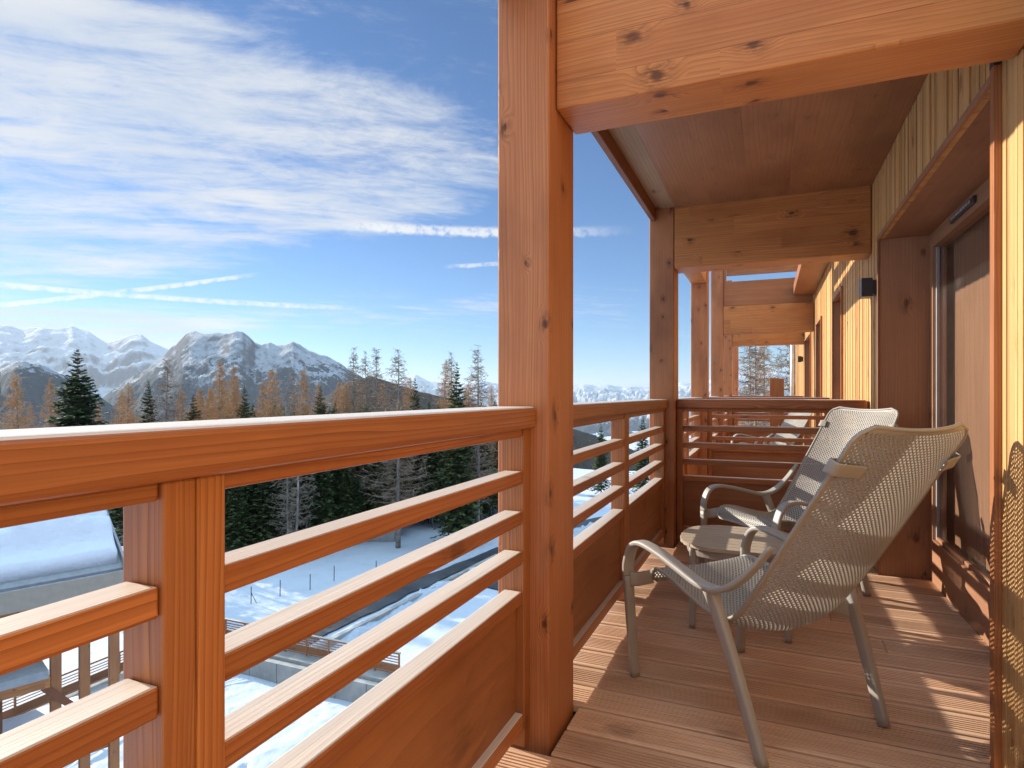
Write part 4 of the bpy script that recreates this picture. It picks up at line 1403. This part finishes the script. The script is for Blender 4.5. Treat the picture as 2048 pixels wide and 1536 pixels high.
# trodden snow of the yard, fine enough for footprints
def snow_field(x0, x1, y0, y1, st):
    rr = random.Random(31)
    prints = []
    for (px, py, ang, cnt) in ((-24.5, 13.5, 0.15, 26), (-21.5, 17.0, 1.2, 16), (-16.2, 27.0, 1.45, 44), (-14.5, 22.0, 2.6, 20), (-25.5, 19.5, -0.5, 18), (-13.5, 30.0, 1.7, 30)):
        x, y, a = px, py, ang
        for k in range(cnt):
            a += rr.uniform(-0.12, 0.12)
            x += math.cos(a) * 0.42
            y += math.sin(a) * 0.42
            s = 0.13 * (1 if k % 2 else -1)
            prints.append((x - math.sin(a) * s + rr.uniform(-.05, .05), y + math.cos(a) * s + rr.uniform(-.05, .05), rr.uniform(0.1, 0.2)))
    cell = {}
    for q in prints:
        cell.setdefault((int(q[0] // 1), int(q[1] // 1)), []).append(q)
    nx, ny = int((x1 - x0) / st), int((y1 - y0) / st)
    v, f = [], []
    for i in range(nx + 1):
        for j in range(ny + 1):
            x, y = x0 + (x1 - x0) * i / nx, y0 + (y1 - y0) * j / ny
            ed = min(1.0, min(x - x0, x1 - x, y - y0, y1 - y) / 1.2)
            z = gz(x, y) + 0.22 * ed - 0.06
            z += ed * (0.10 * noise.fractal(Vector((x * 0.35, y * 0.35, 9)), 0.9, 2.1, 5) + 0.035 * noise.fractal(Vector((x * 1.7, y * 1.7, 4)), 0.8, 2.1, 4))
            for a in (-1, 0, 1):
                for c_ in (-1, 0, 1):
                    for (px, py, dp) in cell.get((int(x // 1) + a, int(y // 1) + c_), ()):
                        d2 = ((x - px) ** 2 + (y - py) ** 2) / 0.016
                        if d2 < 6:
                            z -= dp * math.exp(-d2) - 0.03 * math.exp(-d2 / 3)
            v.append((x, y, z))
    for i in range(nx):
        for j in range(ny):
            a = i * (ny + 1) + j
            f.append((a, a + ny + 1, a + ny + 2, a + 1))
    o = mesh_obj('snow_field', v, f, M['snow'], smooth=True)
    tag(o, None, None, None, 'structure')
snow_field(-27.8, -9.0, 7.0, 23.0, 0.11)
snow_field(-16.6, -8.0, 23.2, 40.0, 0.12)
# concrete kerb beside the road and shed wall
x, y = W(703, 58)
t = thing('concrete_shed', 'small grey concrete shed with a thick snow cap beside the road', 'shed', (x, y, gz(x, y)), R(18))
box('shed_wall', 0, 4.2, 0, 3.0, -0.5, 2.0, M['concrete'], t, 0.02)
v, f = [], []
for i in range(15):
    for j in range(11):
        a, b_ = i / 14, j / 10
        e = (1 - (2 * a - 1) ** 4) * (1 - (2 * b_ - 1) ** 4)
        v.append((-0.2 + 4.6 * a, -0.2 + 3.4 * b_, 2.0 + 0.75 * e * (0.8 + 0.4 * noise.noise(Vector((a * 4, b_ * 4, 1))))))
for i in range(14):
    for j in range(10):
        f.append((i * 11 + j, (i + 1) * 11 + j, (i + 1) * 11 + j + 1, i * 11 + j + 1))
mesh_obj('snow_cap', v, f, M['snowbank'], t, smooth=True)
# low kerb wall along the road
ribk = thing('kerb_wall', 'pale concrete kerb wall running along the narrow road', 'wall', (-23.2, 26, gz(-23.2, 26)), R(-3.5))
box('kerb', 0, 0.35, 0, 22, -0.4, 0.42, M['concrete'], ribk, 0.02)
# wire fence posts
for k, (u, Z) in enumerate(((502, 41), (560, 42.5), (620, 44), (668, 46), (752, 47.5))):
    x, y = W(u, Z)
    mb = MB()
    mb.tube([(0, 0, -0.4), (0.02, 0, 1.15)], 0.03, 6)
    if k == 0:
        mb.tube([(0, 0, 0.75), (0.3, 0.25, -0.1)], 0.022, 5)
    o = mb.build('fence_stake', M['darkwire'], None, (x, y, gz(x, y)))
    tag(o, 'thin dark stake of the wire fence in the yard snow' if k else 'braced dark corner stake of the wire fence in the yard snow', 'stake', 'wire fence stakes in the yard')
# lamp pole by the road
x, y = W(847, 66)
t = thing('street_lamp', 'slim grey lamp pole beside the road at the edge of the wood', 'street lamp', (x, y, gz(x, y)))
mb = MB()
mb.tube([(0, 0, -0.3), (0, 0, 5.0)], 0.06, 8, 0.045)
mb.build('pole', M['zinc'], t, smooth=True)
box('lamp_head', -0.45, 0.12, -0.1, 0.1, 5.0, 5.1, M['grey'], t, 0.02)

# ------------------------------------------------------------------ neighbouring chalet with a snow covered roof
def chalet():
    t = thing('chalet', 'neighbouring wooden chalet with deep snow on its roof, below the railing at the left', 'building', (-15.75, 10.75, -3.55), R(70))
    # local X runs along the eave, away from the viewer; local Y points back from the eave; the visible gable edge is X = 0
    D_, rise, Lx = 4.7, 0.60, -16.0
    def grid(name, xs, ys, zt, zb, m, par, smooth=False):
        nx, ny = len(xs), len(ys)
        v = [(x, y, zt(x, y)) for x in xs for y in ys] + [(x, y, zb(x, y)) for x in xs for y in ys]
        n1 = nx * ny
        f = []
        for i in range(nx - 1):
            for j in range(ny - 1):
                a = i * ny + j
                f.append((a, a + ny, a + ny + 1, a + 1))
                f.append((n1 + a, n1 + a + 1, n1 + a + ny + 1, n1 + a + ny))
        for i in range(nx - 1):
            a = i * ny
            f.append((a, n1 + a, n1 + a + ny, a + ny))
            a = i * ny + ny - 1
            f.append((a, a + ny, n1 + a + ny, n1 + a))
        for j in range(ny - 1):
            f.append((j, j + 1, n1 + j + 1, n1 + j))
            a = (nx - 1) * ny + j
            f.append((a, n1 + a, n1 + a + 1, a + 1))
        return mesh_obj(name, v, f, m, par, smooth=smooth)
    def slope(y):
        return y * rise if y <= D_ else D_ * rise - (y - D_) * rise
    ys = [0, D_, 2 * D_]
    roof = grid('roof', [Lx, 0.0], ys, lambda x, y: slope(y) + 0.05, lambda x, y: slope(y) - 0.16, M['grey'], t)
    def snowtop(x, y):
        th = 0.40 + 0.2 * min(1.0, max(0.0, (y - 0.55) / 0.25))
        b_ = noise.fractal(Vector((x * 0.9, y * 0.9, 5)), 0.8, 2.1, 6)
        mid = math.exp(-((y - 0.75 - 0.16 * noise.noise(Vector((x * 0.35, 0, 1)))) / 0.16) ** 2)
        lump = math.exp(-((y - 1.0) / 0.4) ** 2) * max(0.0, noise.fractal(Vector((x * 1.3, y * 2.6, 2)), 0.7, 2.2, 5))
        edge = min(1.0, -x / 0.25 + 0.45) if x > -0.3 else 1.0
        eave = min(1.0, (y + 0.12) / 0.22 + 0.35)
        return slope(y) + 0.05 + (th + 0.03 * b_ + 0.22 * mid + 0.55 * lump) * min(edge, eave)
    xs = list(np.linspace(Lx + 0.05, -0.45, 150)) + [-0.38, -0.31, -0.25, -0.19, -0.14, -0.10]
    xs = [float(q) for q in xs]
    yy = [float(q) for q in np.linspace(0.16, D_ * 2 - 0.1, 120)]
    def gab(x, y):
        return snowtop(x, y)
    grid('roof_snow', xs, yy, gab, lambda x, y: slope(y) + 0.052, M['roofsnow'], t, True)
    # ragged snow lying in the gutter
    mb = MB()
    mb.box(Lx, -0.02, -0.17, -0.16, -0.14, 0.02)
    mb.box(Lx, -0.02, -0.16, -0.001, -0.14, -0.13)
    mb.build('gutter', M['zinc'], t)
    xs2 = [float(q) for q in np.linspace(Lx, -0.05, 220)]
    grid('gutter_snow', xs2, [-0.155, -0.11, -0.06, 0.0], lambda x, y: -0.05 + 0.07 * noise.fractal(Vector((x * 3, y * 8, 3)), 0.7, 2.2, 4), lambda x, y: -0.129, M['snowbank'], t, True)
    box('fascia', Lx, 0.02, -0.215, -0.172, -0.50, 0.0, plain('taupe_fascia_metal', (0.36, 0.305, 0.245), 0.6, 0.06), t, 0.004)
    box('verge', 0.001, 0.05, -0.2, D_, -0.30, -0.02, M['grey'], t, 0) if False else None
    v = [(0.003, -0.2, -0.2), (0.06, -0.2, -0.2), (0.06, -0.2, 0.12), (0.003, -0.2, 0.12)]
    v += [(a, D_, c + (D_ + 0.2) * rise) for a, b_, c in v]
    mesh_obj('verge_board', v, BOXF, M['grey'], t)
    box('eave_beam', Lx, -0.1, 0.05, 0.25, -0.78, -0.52, M['beam'], t, 0.005)
    GLZ = -9.6
    w_ = MB()
    rnd = random.Random(8)
    x = Lx + 0.3
    while x < -2.35:
        ww = rnd.uniform(0.10, 0.17)
        w_.box(x, x + ww - 0.008, 1.2 + rnd.choice((0, 0.008, 0.015)), 1.26, GLZ, 1.2 * rise - 0.2)
        x += ww
    w_.build('wall_cladding', M['chaletwood'], t)
    # gable wall
    mesh_obj('gable_wall', [(-2.36, 1.262, GLZ), (-2.36, 8.2, GLZ), (-2.36, 8.2, 0.5), (-2.36, D_, D_ * rise - 0.25), (-2.36, 1.262, 0.5)], [(0, 1, 2, 3, 4)], M['chaletwood'], t)
    # lower canopy with a metal edge
    box('canopy', Lx + 0.3, -1.65, -0.35, 1.19, -2.22, -2.02, M['grey'], t, 0.01)
    box('canopy_beam', Lx + 0.3, -1.6, -0.2, -0.02, -2.5, -2.23, M['beam'], t, 0.005)
    mb = MB()
    mb.tube([(-3.2, 0.2, -2.2), (-3.2, 0.2, GLZ)], 0.06, 10)
    mb.build('downpipe', M['zinc'], t, smooth=True)
    for xx in (-1.55, -0.95, -0.3):
        box('post', xx, xx + 0.22, 0.02, 0.22, GLZ, -0.521 if xx > -0.5 else -0.79, M['rail_up'], t, 0.006)
    mb = MB()
    mb.add([(-1.75, -0.02, -2.35), (-1.75, 0.015, -2.35), (-0.15, 0.015, -4.2), (-0.15, -0.02, -4.2), (-1.75, -0.02, -2.6), (-1.75, 0.015, -2.6), (-0.15, 0.015, -4.45), (-0.15, -0.02, -4.45)],
           [(0, 1, 2, 3), (7, 6, 5, 4), (4, 5, 1, 0), (6, 7, 3, 2), (0, 3, 7, 4), (1, 5, 6, 2)])
    mb.build('brace', M['beam_y'], t)
    box('terrace_beam', Lx, -0.05, 0.24, 0.44, -4.7, -4.45, M['beam'], t, 0.005)
    sn = grid('terrace_snow', [float(q) for q in np.linspace(-9, -0.1, 30)], [0.5, 1.0, 2.0, 3.2], lambda x, y: -4.35 + 0.1 * noise.noise(Vector((x, y, 2))), lambda x, y: -4.6, M['roofsnow'], t, True)
    return t
chalet()
# fence running away behind the chalet posts
yf0 = gz(-28.7, 12)
t_ = thing('retaining_wall', 'grey terrace wall running away behind the chalet posts', 'wall', (-28.55, 9.0, yf0), R(90))
box('wall_body', 0, 14.9, -0.6, 0.5, -0.8, 0.9, M['concrete'], t_, 0.02)
yard_fence('slatted wooden fence running away behind the chalet posts', -28.7, 9.2, yf0 + 0.91, R(90), 14.6, 10)
# ------------------------------------------------------------------ air
HM = bpy.data.materials.new('thin_mountain_air')
HM.use_nodes = True
ht = HM.node_tree
for q in list(ht.nodes):
    if q.type == 'BSDF_PRINCIPLED':
        ht.nodes.remove(q)
hv = ht.nodes.new('ShaderNodeVolumePrincipled')
hv.inputs['Color'].default_value = (0.80, 0.90, 1.0, 1)
hv.inputs['Density'].default_value = 3.0e-5
hv.inputs['Anisotropy'].default_value = 0.2
ho = [q for q in ht.nodes if q.type == 'OUTPUT_MATERIAL'][0]
ht.links.new(hv.outputs[0], ho.inputs['Volume'])
zmin = zmax = 0.0
for ob in bpy.data.objects:
    if ob.type == 'MESH' and ob.get('kind') == 'structure':
        zz = [c[2] for c in ob.bound_box]
        zmin, zmax = min(zmin, min(zz)), max(zmax, max(zz))
hz = box('haze', -61000, 61000, -61000, 61000, zmin - 1.0, zmax + 5.0, HM, None, 0)
tag(hz, None, None, None, 'stuff')
